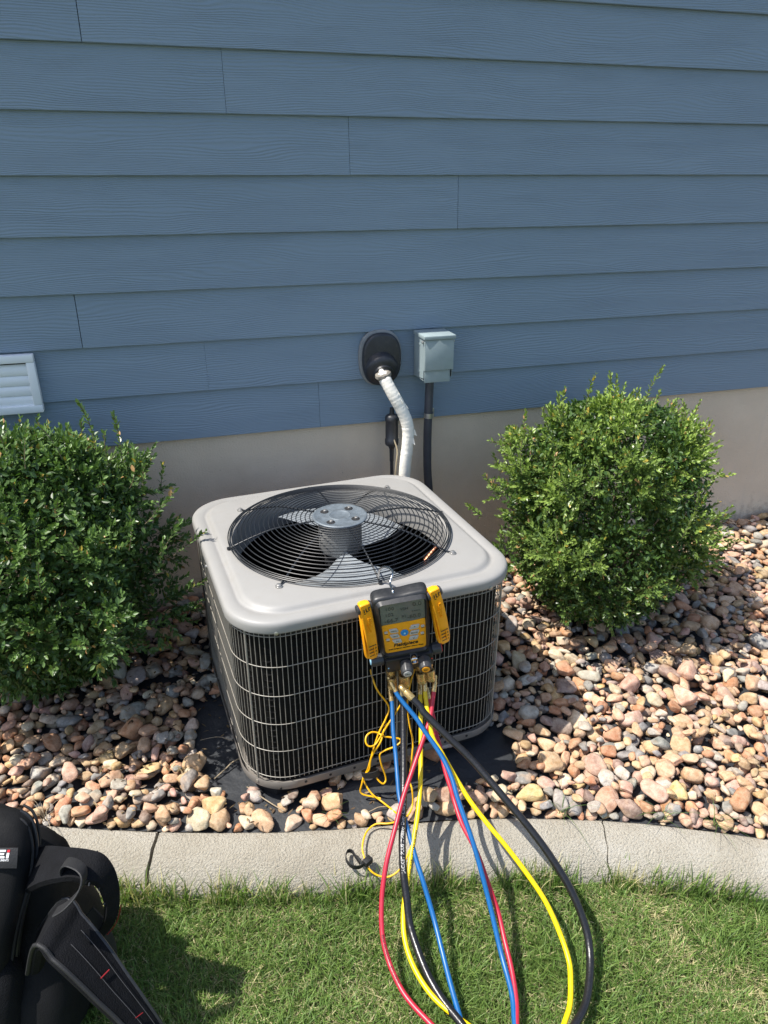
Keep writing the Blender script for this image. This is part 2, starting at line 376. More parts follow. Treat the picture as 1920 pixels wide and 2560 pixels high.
def concrete_mat():
    m, nt, n, l, b = new_mat("brushed_kerb_concrete")
    tc = n.new("ShaderNodeTexCoord").outputs["Object"]
    t = noise_node(n, l, tc, 4, 6, .65)
    base = ramp(n, l, t.outputs[0], [(.28, (.33, .295, .23)), (.5, (.39, .36, .295)), (.75, (.455, .43, .37))])
    t2 = noise_node(n, l, tc, 190, 3, .6)
    f = ramp(n, l, t2.outputs[0], [(.33, (.6, .6, .6)), (.48, (0, 0, 0))])
    base = mixc(n, l, f, base, (.24, .20, .15))
    t5 = noise_node(n, l, tc, 11, 4, .6)
    f = ramp(n, l, t5.outputs[0], [(.56, (0, 0, 0)), (.72, (.45, .45, .45))])
    base = mixc(n, l, f, base, (.50, .48, .43))
    l.new(base, b.inputs["Base Color"]); b.inputs["Roughness"].default_value = .9
    t3 = noise_node(n, l, tc, 170, 4, .65); t4 = noise_node(n, l, tc, 18, 3, .5)
    p = bump(n, l, t4.outputs[0], .35, .008, b)
    bump(n, l, t3.outputs[0], 1.0, .010, b, p)
    return m

def rock_mat(name, use_attr):
    m, nt, n, l, b = new_mat(name)
    tcn = n.new("ShaderNodeTexCoord"); tc = tcn.outputs["Object"]
    if use_attr:
        a = n.new("ShaderNodeAttribute"); a.attribute_name = "tint"; cc = a.outputs["Color"]; vec = tc; k = 1.0
    else:
        oi = n.new("ShaderNodeObjectInfo"); cc = oi.outputs["Color"]
        # world-sized coordinates, shifted for each rock
        g = n.new("ShaderNodeNewGeometry"); vec = g.outputs["Position"]; k = 1.0
    t = noise_node(n, l, vec, 55 * k, 5, .65)
    dk = mixc(n, l, 1.0, cc, (.74, .66, .58), 'MULTIPLY')
    lt = mixc(n, l, .25, cc, (.80, .68, .50))
    f = ramp(n, l, t.outputs[0], [(.32, (0, 0, 0)), (.68, (1, 1, 1))])
    base = mixc(n, l, f, dk, lt)
    t2 = noise_node(n, l, vec, 24, 3, .5)
    f2 = ramp(n, l, t2.outputs[0], [(.55, (0, 0, 0)), (.7, (.45, .45, .45))])
    base = mixc(n, l, f2, base, (.50, .33, .20))
    t3 = noise_node(n, l, vec, 420, 2, .6)
    f3 = ramp(n, l, t3.outputs[0], [(.3, (.55, .55, .55)), (.45, (0, 0, 0))])
    base = mixc(n, l, f3, base, (.14, .11, .09))
    l.new(base, b.inputs["Base Color"])
    b.inputs["Roughness"].default_value = .72
    b.inputs["Specular IOR Level"].default_value = .3
    t4 = noise_node(n, l, vec, 150, 4, .65); t5 = noise_node(n, l, vec, 45, 2, .5)
    p = bump(n, l, t5.outputs[0], .5, .006, b)
    bump(n, l, t4.outputs[0], .55, .002, b, p)
    return m

def attr_leaf_mat(name, rough, trans, gloss=.4):
    m, nt, n, l, b = new_mat(name)
    a = n.new("ShaderNodeAttribute"); a.attribute_name = "tint"
    l.new(a.outputs["Color"], b.inputs["Base Color"])
    b.inputs["Roughness"].default_value = rough
    b.inputs["Specular IOR Level"].default_value = gloss
    tr = n.new("ShaderNodeBsdfTranslucent")
    br = mixc(n, l, 1.0, a.outputs["Color"], (1.5, 1.7, .7), 'MULTIPLY')
    l.new(br, tr.inputs["Color"])
    mx = n.new("ShaderNodeMixShader"); mx.inputs[0].default_value = trans
    l.new(b.outputs[0], mx.inputs[1]); l.new(tr.outputs[0], mx.inputs[2])
    l.new(mx.outputs[0], n["Material Output"].inputs[0])
    return m

def fabric_ground_mat():
    m, nt, n, l, b = new_mat("landscape_fabric")
    tc = n.new("ShaderNodeTexCoord").outputs["Object"]
    t = noise_node(n, l, tc, 7, 5, .65)
    base = ramp(n, l, t.outputs[0], [(.3, (.017, .019, .023)), (.55, (.027, .030, .035)), (.75, (.050, .052, .055))])
    t2 = noise_node(n, l, tc, 90, 5, .7)
    f = ramp(n, l, t2.outputs[0], [(.6, (0, 0, 0)), (.72, (.55, .55, .55))])
    base = mixc(n, l, f, base, (.09, .08, .065))
    l.new(base, b.inputs["Base Color"]); b.inputs["Roughness"].default_value = .62
    t3 = noise_node(n, l, tc, 9, 4, .6); t4 = noise_node(n, l, tc, 900, 1)
    p = bump(n, l, t3.outputs[0], .6, .02, b)
    bump(n, l, t4.outputs[0], .3, .0006, b, p)
    return m

def soil_mat(name, a, c):
    return mat(name, a, .95, var=.35, vs=30, bmp=.8, bs=90, bd=.01, dirt=c, dirt_amt=.6)

M_SIDING = siding_mat()
M_FOUND = foundation_mat()
M_KERB = concrete_mat()
M_ROCK = rock_mat("river_rock", False)
M_ROCKS = rock_mat("river_rock_fill", True)
M_BOX_LEAF = attr_leaf_mat("boxwood_leaf", .36, .16, .42)
M_GRASS = attr_leaf_mat("grass_blade", .5, .3, .3)
M_FABRIC = fabric_ground_mat()
M_LID = mat("warm_grey_enamel", (.280, .274, .262), .48, var=.03, vs=6, bmp=.06, bs=500, bd=.0006, dirt=(.24, .215, .18), dirt_amt=.25, spec=.35)
M_PAN = mat("taupe_enamel", (.19, .172, .152), .42, var=.06, vs=10, bmp=.1, bs=300, bd=.0005, dirt=(.22, .17, .12), dirt_amt=.4)
M_WIRE = mat("taupe_coated_wire", (.265, .245, .21), .5, var=.15, vs=9, dirt=(.2, .17, .13), dirt_amt=.5)
M_GRILLE = mat("black_coated_wire", (.012, .014, .017), .35, var=.2, vs=30, spec=.6)
M_COIL = mat("coil_fin_dark", (.0055, .0055, .0055), .75, var=.3, vs=40, spec=.12)
M_DARK = mat("dark_interior", (.014, .014, .015), .7, var=.2, vs=9)
M_HUB = mat("galvanised_plate", (.125, .15, .172), .5, metal=.15, var=.22, vs=60, bmp=.25, bs=200, bd=.0006, dirt=(.10, .09, .08), dirt_amt=.5)
M_ALU = mat("fan_blade_aluminium", (.30, .33, .355), .45, metal=.35, var=.08, vs=20, dirt=(.3, .28, .25), dirt_amt=.35)
M_MOTOR = mat("motor_steel", (.30, .30, .29), .45, metal=.4, var=.12, vs=20)
M_ZINC = mat("zinc_screw", (.48, .47, .45), .35, metal=.8, var=.1, vs=90)
M_STEEL = mat("bright_steel", (.62, .62, .62), .2, metal=1.0, var=.05, vs=60)
M_COPPER = mat("copper_pipe", (.42, .19, .11), .4, metal=.9, var=.2, vs=40)
M_BRASS = mat("brass", (.66, .46, .19), .28, metal=.72, var=.15, vs=70, dirt=(.35, .22, .09), dirt_amt=.5)
M_RUB = mat("black_rubber", (.017, .018, .020), .42, var=.2, vs=25, bmp=.15, bs=500, bd=.0004, dirt=(.08, .08, .08), dirt_amt=.25)
M_BLK = mat("black_anodised", (.012, .013, .015), .35, var=.15, vs=30, spec=.5)
M_KNOB = mat("charcoal_plastic", (.035, .036, .038), .4, var=.15, vs=60, dirt=(.1, .1, .1), dirt_amt=.2)
M_ORANGE = mat("safety_yellow_plastic", (.92, .375, .007), .36, var=.05, vs=30, dirt=(.45, .18, .01), dirt_amt=.3)
M_FACE = mat("yellow_faceplate", (.92, .38, .009), .42, var=.04, vs=40, dirt=(.4, .18, .02), dirt_amt=.15)
M_LCD = mat("lcd_glass", (.155, .16, .135), .16, var=.22, vs=14, rvar=.05, spec=.4)
M_LCDSEG = mat("lcd_segment", (.05, .052, .045), .3, var=.05)
M_BTN = mat("grey_button", (.46, .45, .42), .45, var=.08, vs=100)
M_BLUEBTN = mat("blue_button", (.006, .22, .56), .35, var=.06, vs=90)
M_BLUEPALE = mat("pale_blue_button", (.35, .65, .85), .35, var=.05)
M_INK = mat("black_ink", (.012, .011, .01), .5, var=.05)
M_ORCAP = mat("orange_label", (.80, .33, .01), .45, var=.05)
M_WHITE = mat("white_print", (.72, .72, .72), .6, var=.05)
M_RED = mat("red_print", (.62, .015, .025), .5, var=.08)
M_HBLUE = mat("blue_hose_rubber", (.006, .098, .285), .36, var=.1, vs=40, bmp=.1, bs=400, bd=.0004)
M_HRED = mat("red_hose_rubber", (.42, .016, .038), .38, var=.1, vs=40, bmp=.1, bs=400, bd=.0004)
M_HYEL = mat("yellow_hose_rubber", (.78, .56, .004), .38, var=.08, vs=40, bmp=.1, bs=400, bd=.0004)
M_HBLK = mat("black_hose_rubber", (.012, .012, .013), .3, var=.2, vs=50, bmp=.5, bs=140, bd=.0012)
M_LEAD = mat("yellow_lead", (.80, .42, .006), .36, var=.08, vs=60)
M_BOXP = mat("grey_green_enamel", (.265, .325, .335), .42, var=.05, vs=14, dirt=(.2, .24, .24), dirt_amt=.3, bmp=.06, bs=300)
M_CONDUIT = mat("dark_grey_conduit", (.052, .055, .068), .5, var=.15, vs=20, dirt=(.14, .13, .12), dirt_amt=.2)
M_BOOT = mat("black_boot_plastic", (.022, .024, .030), .42, var=.2, vs=30, dirt=(.14, .13, .11), dirt_amt=.2)
M_CAULK = mat("grey_caulk", (.23, .24, .24), .7, var=.1, vs=40, bmp=.3, bs=90, bd=.002)
M_TAPE = mat("white_pipe_wrap", (.84, .80, .71), .6, var=.06, vs=30, bmp=.5, bs=90, bd=.003, dirt=(.60, .55, .46), dirt_amt=.3)
M_PUTTY = mat("duct_seal_putty", (.20, .18, .15), .8, var=.2, vs=60, bmp=.8, bs=80, bd=.006)
M_VENT = mat("pale_vent_plastic", (.78, .81, .82), .5, var=.04, vs=10)
M_NYLON = mat("black_nylon", (.0062, .0064, .0072), .75, var=.25, vs=30, bmp=.7, bs=420, bd=.0012, spec=.22)
M_NYLON2 = mat("black_padded_mesh", (.0052, .0056, .0072), .85, var=.3, vs=40, bmp=1.0, bs=330, bd=.002, spec=.18)
M_WEB = mat("black_webbing", (.011, .0112, .0125), .65, var=.2, vs=60, bmp=.8, bs=350, bd=.001)
M_REDTHREAD = mat("red_thread", (.30, .010, .016), .7, var=.1)
M_GREYTHREAD = mat("grey_thread", (.06, .06, .062), .7, var=.1)
M_STEM = mat("woody_stem", (.13, .10, .06), .8, var=.3, vs=40)
M_TWIG = mat("dry_twig", (.30, .24, .16), .85, var=.3, vs=40)
M_SOIL = soil_mat("soil", (.10, .075, .05), (.16, .13, .09))
M_TURF = soil_mat("turf_soil", (.105, .115, .048), (.20, .17, .09))
M_DRY = mat("dead_leaf", (.26, .15, .08), .8, var=.4, vs=60)

# ------------------------------------------------------------------ ground, lawn sheet, bed, kerb
def kb(x):
    """back edge of the kerb (y at x)"""
    pts = KB
    if x <= pts[0][0]: return pts[0][1] + (x - pts[0][0]) * KSL
    if x >= pts[-1][0]: return pts[-1][1] + (x - pts[-1][0]) * KSR
    for a, b in zip(pts, pts[1:]):
        if a[0] <= x <= b[0]: return a[1] + (b[1] - a[1]) * (x - a[0]) / (b[0] - a[0])
KB = [(p[0], p[1]) for p in P['kerb_back']]
KSL = -.36; KSR = -.55
BED = -.052
def bed_z(x, y):
    t = min(1, max(0, (y - 1.75) / .9))
    return BED + .05 * t

def sheet(name, xs, ys, zf, m, kind='structure'):
    mb = MB(); nx, ny = len(xs), len(ys)
    vs = [(x, y, zf(x, y)) for y in ys for x in xs]
    fs = [[j * nx + i, j * nx + i + 1, (j + 1) * nx + i + 1, (j + 1) * nx + i] for j in range(ny - 1) for i in range(nx - 1)]
    mb.add(vs, fs)
    return tag(build(name, mb, m), kind=kind)

sheet('ground', [-60, -10, -2, 0, 2, 10, 60], [-60, -10, -2, 0, 1.0, 10, 60], lambda x, y: -.22, M_SOIL)
LAWN_Z = -.140
mb = MB()
xs = [-40, -10, -4] + [-3 + .25 * i for i in range(29)] + [6, 12, 40]
vs, fs = [], []
for x in xs:
    yb = kb(max(-3, min(4.5, x))) - .02
    for k, y in enumerate((-40, -10, -3, -1, 0, .4, .7)):
        vs.append((x, min(y, yb - .1), LAWN_Z))
    vs.append((x, yb, LAWN_Z))
for i in range(len(xs) - 1):
    for k in range(7):
        fs.append([i * 8 + k, (i + 1) * 8 + k, (i + 1) * 8 + k + 1, i * 8 + k + 1])
mb.add(vs, fs)
tag(build('lawn', mb, M_TURF), kind='structure')

mb = MB(); vs, fs = [], []
xs = [-3 + .08 * i for i in range(95)]
NY = 26
rng = random.Random(5)
for x in xs:
    y0 = kb(x) + .002
    for k in range(NY):
        y = y0 + (2.705 - y0) * k / (NY - 1)
        w = .006 * (noise.noise(Vector((x * 3, y * 3, 1.2))) + .5 * noise.noise(Vector((x * 9, y * 9, 4))))
        vs.append((x, y, bed_z(x, y) + w))
for i in range(len(xs) - 1):
    for k in range(NY - 1):
        fs.append([i * NY + k, (i + 1) * NY + k, (i + 1) * NY + k + 1, i * NY + k + 1])
mb.add(vs, fs)
tag(build('landscape_fabric', mb, M_FABRIC), label="black landscape fabric under the river rock", kind='structure')

# kerb: three cast lengths, an open joint and a hairline crack
kerb = thing('kerb', (.4, 1.35, -.2), "pale concrete landscape kerb curving between the river rock and the lawn", "kerb", kind='structure')
KPROF = [(.0, -.21), (-.001, -.056), (.003, -.048), (.010, -.0445), (.03, -.045), (.058, -.049), (.083, -.058), (.108, -.074), (.128, -.094), (.142, -.120), (.148, -.21)]
def kerb_len(x0, x1, jag0, jag1, seed):
    n = max(3, int((x1 - x0) / .03)); rg = random.Random(seed); mb = MB(); vs, fs = [], []
    K = len(KPROF)
    for i in range(n + 1):
        x = x0 + (x1 - x0) * i / n
        y = kb(x); d = .02
        t = Vector((2 * d, kb(x + d) - kb(x - d), 0)).normalized(); nn = Vector((t.y, -t.x, 0))
        for k, (u, z) in enumerate(KPROF):
            wob = .0022 * noise.noise(Vector((x * 9, k * .7, seed))) + .0015 * noise.noise(Vector((x * 30, k * 1.3, seed)))
            p = Vector((x, y, 0)) + nn * (u + wob)
            e = 0
            if i == 0 and jag0: e = jag0 * noise.noise(Vector((k * .9, 3.1, 7.7)))
            if i == n and jag1: e = jag1 * noise.noise(Vector((k * .9, 3.1, 7.7)))
            p += t * e
            vs.append((p.x, p.y, z + wob * .6))
    for i in range(n):
        for k in range(K - 1): fs.append([i * K + k, (i + 1) * K + k, (i + 1) * K + k + 1, i * K + k + 1])
    fs.append([k for k in range(K)][::-1]); fs.append([n * K + k for k in range(K)])
    mb.add(vs, fs)
    return build('kerb_segment', mb, M_KERB, kerb, angle=60)
kerb_len(-3.0, -.186, 0, .004, 3)
kerb_len(-.177, 1.0165, .004, .005, 8)
kerb_len(1.0205, 4.4, .005, 0, 13)

# ------------------------------------------------------------------ house wall
house = thing('house', (1.2, 2.7, -.2), "blue lap-sided house wall on a tan parged concrete foundation", "house")
HX0, HX1, HTOP = -3.4, 6.0, 3.0
ZB, EXPO = .7046, .178
mb = MB(); mb.box(((HX0 + HX1) / 2, 4.3, .24), (HX1 - HX0 - .02, 3.2, .96)); build('foundation', mb, M_FOUND, house)
mb = MB(); mb.box(((HX0 + HX1) / 2, 4.3, .75 + (HTOP - .75) / 2), (HX1 - HX0 - .06, 3.18, HTOP - .75)); build('sheathing', mb, M_SIDING, house)
def plank(x0, x1, z0, h):
    yf, th, tilt = 2.680, .0125, .0150
    vs = []
    for x in (x0, x1):
        vs += [(x, yf, z0), (x, yf + tilt * h / .205, z0 + h), (x, yf + tilt * h / .205 + th, z0 + h), (x, yf + th, z0)]
    fs = [[0, 1, 5, 4], [1, 2, 6, 5], [2, 3, 7, 6], [3, 0, 4, 7], [0, 3, 2, 1], [4, 5, 6, 7]]
    bm = bmesh.new(); bv = [bm.verts.new(v) for v in vs]
    for f in fs: bm.faces.new([bv[i] for i in f])
    bmesh.ops.recalc_face_normals(bm, faces=bm.faces[:])
    ed = [e for e in bm.edges if abs(e.verts[0].co.z - z0) < 1e-6 and abs(e.verts[1].co.z - z0) < 1e-6 and abs(e.verts[0].co.y - yf) < 1e-6 and abs(e.verts[1].co.y - yf) < 1e-6]
    bmesh.ops.bevel(bm, geom=ed, offset=.0015, segments=2, affect='EDGES')
    build('siding_plank', MB().bm(bm), M_SIDING, house)
ROWJ = {0: [.532], 1: [.125], 2: [-.278], 3: [3.1], 4: [1.069], 5: [.667], 6: [.266], 7: [-.136]}
rng = random.Random(11)
k = 0
while ZB + k * EXPO < HTOP - .05:
    z0 = ZB + k * EXPO; h = min(.205, HTOP - z0)
    js = ROWJ.get(k, [rng.uniform(-.6, 2.6)])
    cut = [HX0] + sorted([j + 3.658 * q for j in js for q in (-1, 0, 1, 2) if HX0 + .2 < j + 3.658 * q < HX1 - .2]) + [HX1]
    for a, b in zip(cut, cut[1:]):
        g = rng.choice((.0006, .001, .0016)) if k not in (2, 7) else .0024
        plank(a + g / 2, b - g / 2, z0, h)
    k += 1

# ------------------------------------------------------------------ louvred vent on the wall
vent = thing('wall_vent', (-.60, 2.66, .86), "pale grey louvred plastic vent on blue siding above the left boxwood", "vent")
vx0, vx1, vz0, vz1 = -.80, -.434, .858, 1.056
mb = MB(); fw = .026
mb.box(((vx0 + vx1) / 2, 2.664, vz1 - fw / 2), (vx1 - vx0, .03, fw), .003)
mb.box(((vx0 + vx1) / 2, 2.664, vz0 + fw / 2), (vx1 - vx0, .03, fw), .003)
mb.box((vx0 + fw / 2, 2.6645, (vz0 + vz1) / 2), (fw, .029, vz1 - vz0 - 2 * fw), .002)
mb.box((vx1 - fw / 2, 2.6645, (vz0 + vz1) / 2), (fw, .029, vz1 - vz0 - 2 * fw), .002)
build('frame', mb, M_VENT, vent)
mb = MB(); mb.box(((vx0 + vx1) / 2, 2.6795, (vz0 + vz1) / 2), (vx1 - vx0 - .03, .003, vz1 - vz0 - .03)); build('back_plate', mb, M_DARK, vent)
for i in range(4):
    lz = vz0 + fw + .004 + i * .0345
    mb = MB(); N = 8; vs, fs = [], []
    for s, x in enumerate((vx0 + fw - .002, vx1 - fw + .002)):
        for q in range(N + 1):
            a = R(-35 + 100 * q / N)
            vs.append((x, 2.676 - .017 * math.cos(a), lz + .009 + .0245 * math.sin(a)))
        for q in range(N + 1):
            a = R(-35 + 100 * (N - q) / N)
            vs.append((x, 2.6785 - .0165 * math.cos(a), lz + .009 + .0240 * math.sin(a)))
    L = 2 * (N + 1)
    for q in range(L): fs.append([q, (q + 1) % L, L + (q + 1) % L, L + q])
    mb.add(vs, fs); build('louver', mb, M_VENT, vent)

# ------------------------------------------------------------------ line-set boot, pipe, filter, conduit, disconnect
boot = thing('pipe_boot', (.772, 2.66, .86), "black oval plastic boot where the white pipe enters the blue siding", "pipe boot")
def oval(rx, rz, n=36, p=2.5):
    o = []
    for q in range(n):
        a = 2 * math.pi * q / n; c, s = math.cos(a), math.sin(a)
        o.append((rx * abs(c) ** (2 / p) * (1 if c >= 0 else -1), rz * abs(s) ** (2 / p) * (1 if s >= 0 else -1)))
    return o
T = Matrix.Translation((.772, 0, .962))
mb = MB().prism(oval(.084, .106), 2.668, 2.69, .004, T); build('caulk_flange', mb, M_CAULK, boot)
mb = MB().prism(oval(.075, .098), 2.640, 2.672, .010, T, 3); build('body', mb, M_BOOT, boot)
NZ = Vector((.02, -.92, -.40))
Mn = frame_to((.768, 2.650, .925), NZ)
mb = MB().lathe([(.066, -.03), (.066, .012), (.062, .02), (.050, .026), (.040, .030), (.038, .038), (.030, .041), (.028, .048), (.024, .050), (.019, .050), (.018, .01)], 36, Mn, cap=False); build('nozzle', mb, M_BOOT, boot)
mb = MB().lathe([(.0185, .012), (.001, .012)], 24, Mn, cap=False); build('throat', mb, M_DARK, boot)

pipe = thing('refrigerant_pipe', (.84, 2.56, 0), "white tape-wrapped refrigerant pipe dropping from the boot behind the condenser", "pipe")
pp = spline([(.760, 2.635, .945), (.757, 2.595, .920), (.772, 2.575, .885), (.793, 2.562, .842), (.818, 2.556, .795), (.840, 2.552, .745), (.848, 2.55, .70), (.846, 2.55, .64), (.838, 2.55, .56), (.834, 2.55, .45), (.832, 2.54, .3), (.80, 2.50, .18), (.77, 2.44, .15)], 10)
rg = random.Random(3); rr = []
for i, q in enumerate(pp):
    s = (i * .35) % 1.0
    rr.append((.0225 if i > 16 else .018 + .0003 * i) + .0011 * s + rg.uniform(-.0004, .0004))
mb = MB().tube(pp[10:], rr[10:], 20); build('tape_wrap', mb, M_TAPE, pipe, angle=60)
mb = MB().tube(pp[:14], .011, 14); build('bare_line', mb, M_TAPE, pipe)
mb = MB()
for i, (t0, ang) in enumerate(((24, .6), (31, .9), (36, .2), (58, .4), (64, .9))):
    q = pp[t0]; d = (pp[t0 + 2] - pp[t0]).normalized(); s = Vector((math.cos(ang), -math.sin(ang), 0))
    b0 = q + s * .0225
    mb.add([b0, b0 + d * .022, b0 + d * .018 + s * .010 + Vector((0, -.002, -.008)), b0 + d * .002 + s * .004, b0 + s * .0015, b0 + d * .022 + s * .0012], [[0, 1, 2, 3], [4, 3, 2, 5]])
build('loose_tape_end', mb, M_TAPE, pipe, smooth=False)
mb = MB(); N = 12
ring = [pp[11] + Vector((.021 * math.cos(2 * math.pi * q / N), -.006 + .013 * math.sin(2 * math.pi * q / N), .006 * math.sin(2 * math.pi * q / N + 1))) for q in range(N)]
mb.tube(ring, [.011 + .004 * math.sin(3.1 * q) for q in range(N)], 8, True); build('putty_collar', mb, M_PUTTY, pipe)

filt = thing('filter_drier', (.805, 2.61, .6), "black cylindrical filter drier half hidden behind the white pipe", "filter drier")
mb = MB().lathe([(.008, .56), (.009, .61), (.014, .622), (.0255, .630), (.027, .636), (.027, .652), (.025, .655), (.025, .725), (.027, .73), (.027, .742), (.022, .750), (.010, .755), (.008, .78)], 24, Matrix.Translation((.802, 2.615, 0))); build('canister', mb, M_BOOT, filt)
mb = MB().tube(spline([(.802, 2.615, .57), (.803, 2.612, .5), (.806, 2.60, .40), (.80, 2.55, .25), (.78, 2.44, .2)], 6), .007, 10); build('liquid_line', mb, M_BOOT, filt)
wl = thing('control_wire', (.815, 2.58, .4), "thin tan control wire running down beside the white pipe", "wire")
mb = MB().tube(spline([(.80, 2.60, .67), (.812, 2.575, .62), (.806, 2.565, .57), (.800, 2.56, .5), (.798, 2.55, .4), (.79, 2.47, .3)], 6), .0028, 8); build('wire', mb, mat("tan_wire", (.38, .31, .2), .5), wl)

cond = thing('electrical_conduit', (.96, 2.64, 0), "dark grey flexible conduit dropping from the grey electrical box", "conduit")
mb = MB().tube(spline([(.958, 2.625, .90), (.955, 2.622, .80), (.953, 2.62, .72), (.953, 2.62, .62), (.957, 2.62, .5), (.966, 2.618, .40), (.968, 2.60, .30), (.94, 2.53, .2), (.90, 2.46, .17)], 8), .0165, 18); build('tube', mb, M_CONDUIT, cond)
mb = MB(); N = 14
arc = [(.955 + .0195 * math.cos(R(a)), 2.62 - .019 * math.sin(R(a)) * -1 if False else 2.62 - .0195 * math.sin(R(a)), .735) for a in range(0, 181, 15)]
for a0, a1 in zip(arc, arc[1:]):
    pass
vs, fs = [], []
for q in arc: vs += [(q[0], q[1], q[2] - .010), (q[0], q[1], q[2] + .010)]
for q in range(len(arc) - 1): fs.append([2 * q, 2 * q + 2, 2 * q + 3, 2 * q + 1])
mb.add(vs, fs); mb.box((.986, 2.676, .735), (.024, .004, .02), .001); mb.lathe([(.005, 0), (.005, .004), (.003, .005)], 10, frame_to((.988, 2.674, .735), (0, -1, 0)))
mb.box((.976, 2.648, .735), (.003, .056, .02), .0008)
build('pipe_strap', mb, M_ZINC, cond)

bx = thing('disconnect_box', (.98, 2.62, .845), "grey-green metal electrical disconnect box mounted beside the black boot", "electrical box")
x0, x1 = .908, 1.022
mb = MB()
mb.prism([(2.56, .90), (2.672, .885), (2.672, 1.048), (2.562, 1.046)], 0, 0.0016, 0, Matrix(((0, 1, 0, x0), (1, 0, 0, 0), (0, 0, 1, 0), (0, 0, 0, 1))))
mb.prism([(2.56, .90), (2.672, .885), (2.672, 1.048), (2.562, 1.046)], 0, 0.0016, 0, Matrix(((0, 1, 0, x1 - .0016), (1, 0, 0, 0), (0, 0, 1, 0), (0, 0, 0, 1))))
mb.box(((x0 + x1) / 2, 2.6725, .966), (x1 - x0, .002, .163)); mb.box(((x0 + x1) / 2, 2.617, .890), (x1 - x0 - .004, .10, .002))
build('enclosure', mb, M_BOXP, bx)
mb = MB().box(((x0 + x1) / 2, 2.607, 1.053), (x1 - x0 + .010, .130, .014), .002); build('hood', mb, M_BOXP, bx)
mb = MB().box(((x0 + x1) / 2, 2.549, .988), (x1 - x0 - .001, .004, .112), .0015, rot=Matrix.Rotation(R(-3), 4, 'X')); mb.box((x0 + .001, 2.556, .985), (.0018, .014, .11)); mb.box((x1 - .001, 2.556, .985), (.0018, .014, .11)); build('door', mb, M_BOXP, bx)
mb = MB().box(((x0 + x1) / 2 - .004, 2.556, .912), (x1 - x0 - .012, .003, .056), .001, rot=Matrix.Rotation(R(-3), 4, 'X')); mb.lathe([(.004, 0), (.004, .002)], 10, frame_to((1.0, 2.555, .895), (0, -1, 0))); build('lower_flap', mb, M_BOXP, bx)
for sx in (x0 - .002, x1 + .002):
    mb = MB().lathe([(.0055, 0), (.0055, .004), (.003, .006)], 10, frame_to((sx, 2.565, 1.035), (-1 if sx < .95 else 1, 0, 0))); build('hinge_screw', mb, M_ZINC, bx)
for dz in (.918, 1.02):
    mb = MB().box((x0 - .0006, 2.62, dz), (.0015, .035, .010), .0005, rot=Matrix.Rotation(R(8), 4, 'X')); build('knockout_rib', mb, M_BOXP, bx)

# ------------------------------------------------------------------ air conditioner
PHI = R(5.05); AC = Vector((.452, 2.020, 0))
MA = Matrix.Translation(AC) @ Matrix.Rotation(PHI, 4, 'Z')
ac = thing('air_conditioner', AC, "square grey air conditioner condenser with wire guard and round top fan grille", "air conditioner")
def rring(h, r, n, z):
    out = []
    for k in range(n):
        a = 2 * math.pi * (k + .5) / n; c, s = abs(math.cos(a)), abs(math.sin(a))
        t = h / max(c, s); x, y = c * t, s * t
        if x > h - r and y > h - r:
            cx = h - r; B = cx * (c + s); C = 2 * cx * cx - r * r
            t = B + math.sqrt(max(0, B * B - C)); x, y = c * t, s * t
        out.append((math.copysign(x, math.cos(a)), math.copysign(y, math.sin(a)), z))
    return out
def loft(mb, rings, closed_ends=False, M=MA):
    n = len(rings[0]); vs = [p for r in rings for p in r]; fs = []
    for i in range(len(rings) - 1):
        for k in range(n):
            k2 = (k + 1) % n; fs.append([i * n + k, i * n + k2, (i + 1) * n + k2, (i + 1) * n + k])
    if closed_ends: fs.append(list(range(n))[::-1]); fs.append([(len(rings) - 1) * n + k for k in range(n)])
    mb.add(vs, fs, M); return mb
NR = 192
def circ(r, z): return [(r * math.cos(2 * math.pi * (k + .5) / NR), r * math.sin(2 * math.pi * (k + .5) / NR), z) for k in range(NR)]
# base pad slab under the unit
pad = MB(); loft(pad, [rring(.37, .04, 64, -.07), rring(.37, .04, 64, -.004)], True)
tag(build('equipment_pad', pad, M_DARK), "low dark equipment pad beneath the condenser", "pad")
mb = MB(); loft(mb, [rring(.404, .128, NR, .0), rring(.4145, .138, NR, .001), rring(.416, .140, NR, .004), rring(.416, .140, NR, .027), rring(.4152, .139, NR, .028), rring(.4140, .138, NR, .027), rring(.4138, .138, NR, .009)])
loft(mb, [rring(.404, .128, NR, .0), rring(.2, .06, NR, .002)]); loft(mb, [rring(.4138, .138, NR, .009), rring(.1, .03, NR, .008)])
base_pan = build('base_pan', mb, M_PAN, ac)
for a in range(10):
    u = -.33 + .074 * a
    mb = MB().lathe([(.0042, 0), (.0042, .0012)], 10, MA @ frame_to((u, -.4158, .016), (0, -1, 0))); build('pan_hole', mb, M_DARK, base_pan)
mb = MB(); loft(mb, [rring(.392, .115, 96, .012), rring(.392, .115, 96, .545), rring(.36, .09, 96, .545), rring(.36, .09, 96, .012)])
coil = build('coil', mb, M_COIL, ac)
for i in range(23):
    mb = MB().tube([MA @ Vector(q) for q in rring(.3935, .116, 48, .05 + i * .0212)], .0022, 5, True); build('coil_tube', mb, M_COIL, coil)
mb = MB(); loft(mb, [rring(.355, .09, 96, .04), rring(.01, .004, 96, .038)]); build('inner_floor', mb, M_DARK, ac)
mb = MB(); loft(mb, [rring(.400, .122, NR, .515), rring(.400, .122, NR, .545)]); build('top_band', mb, M_DARK, ac)
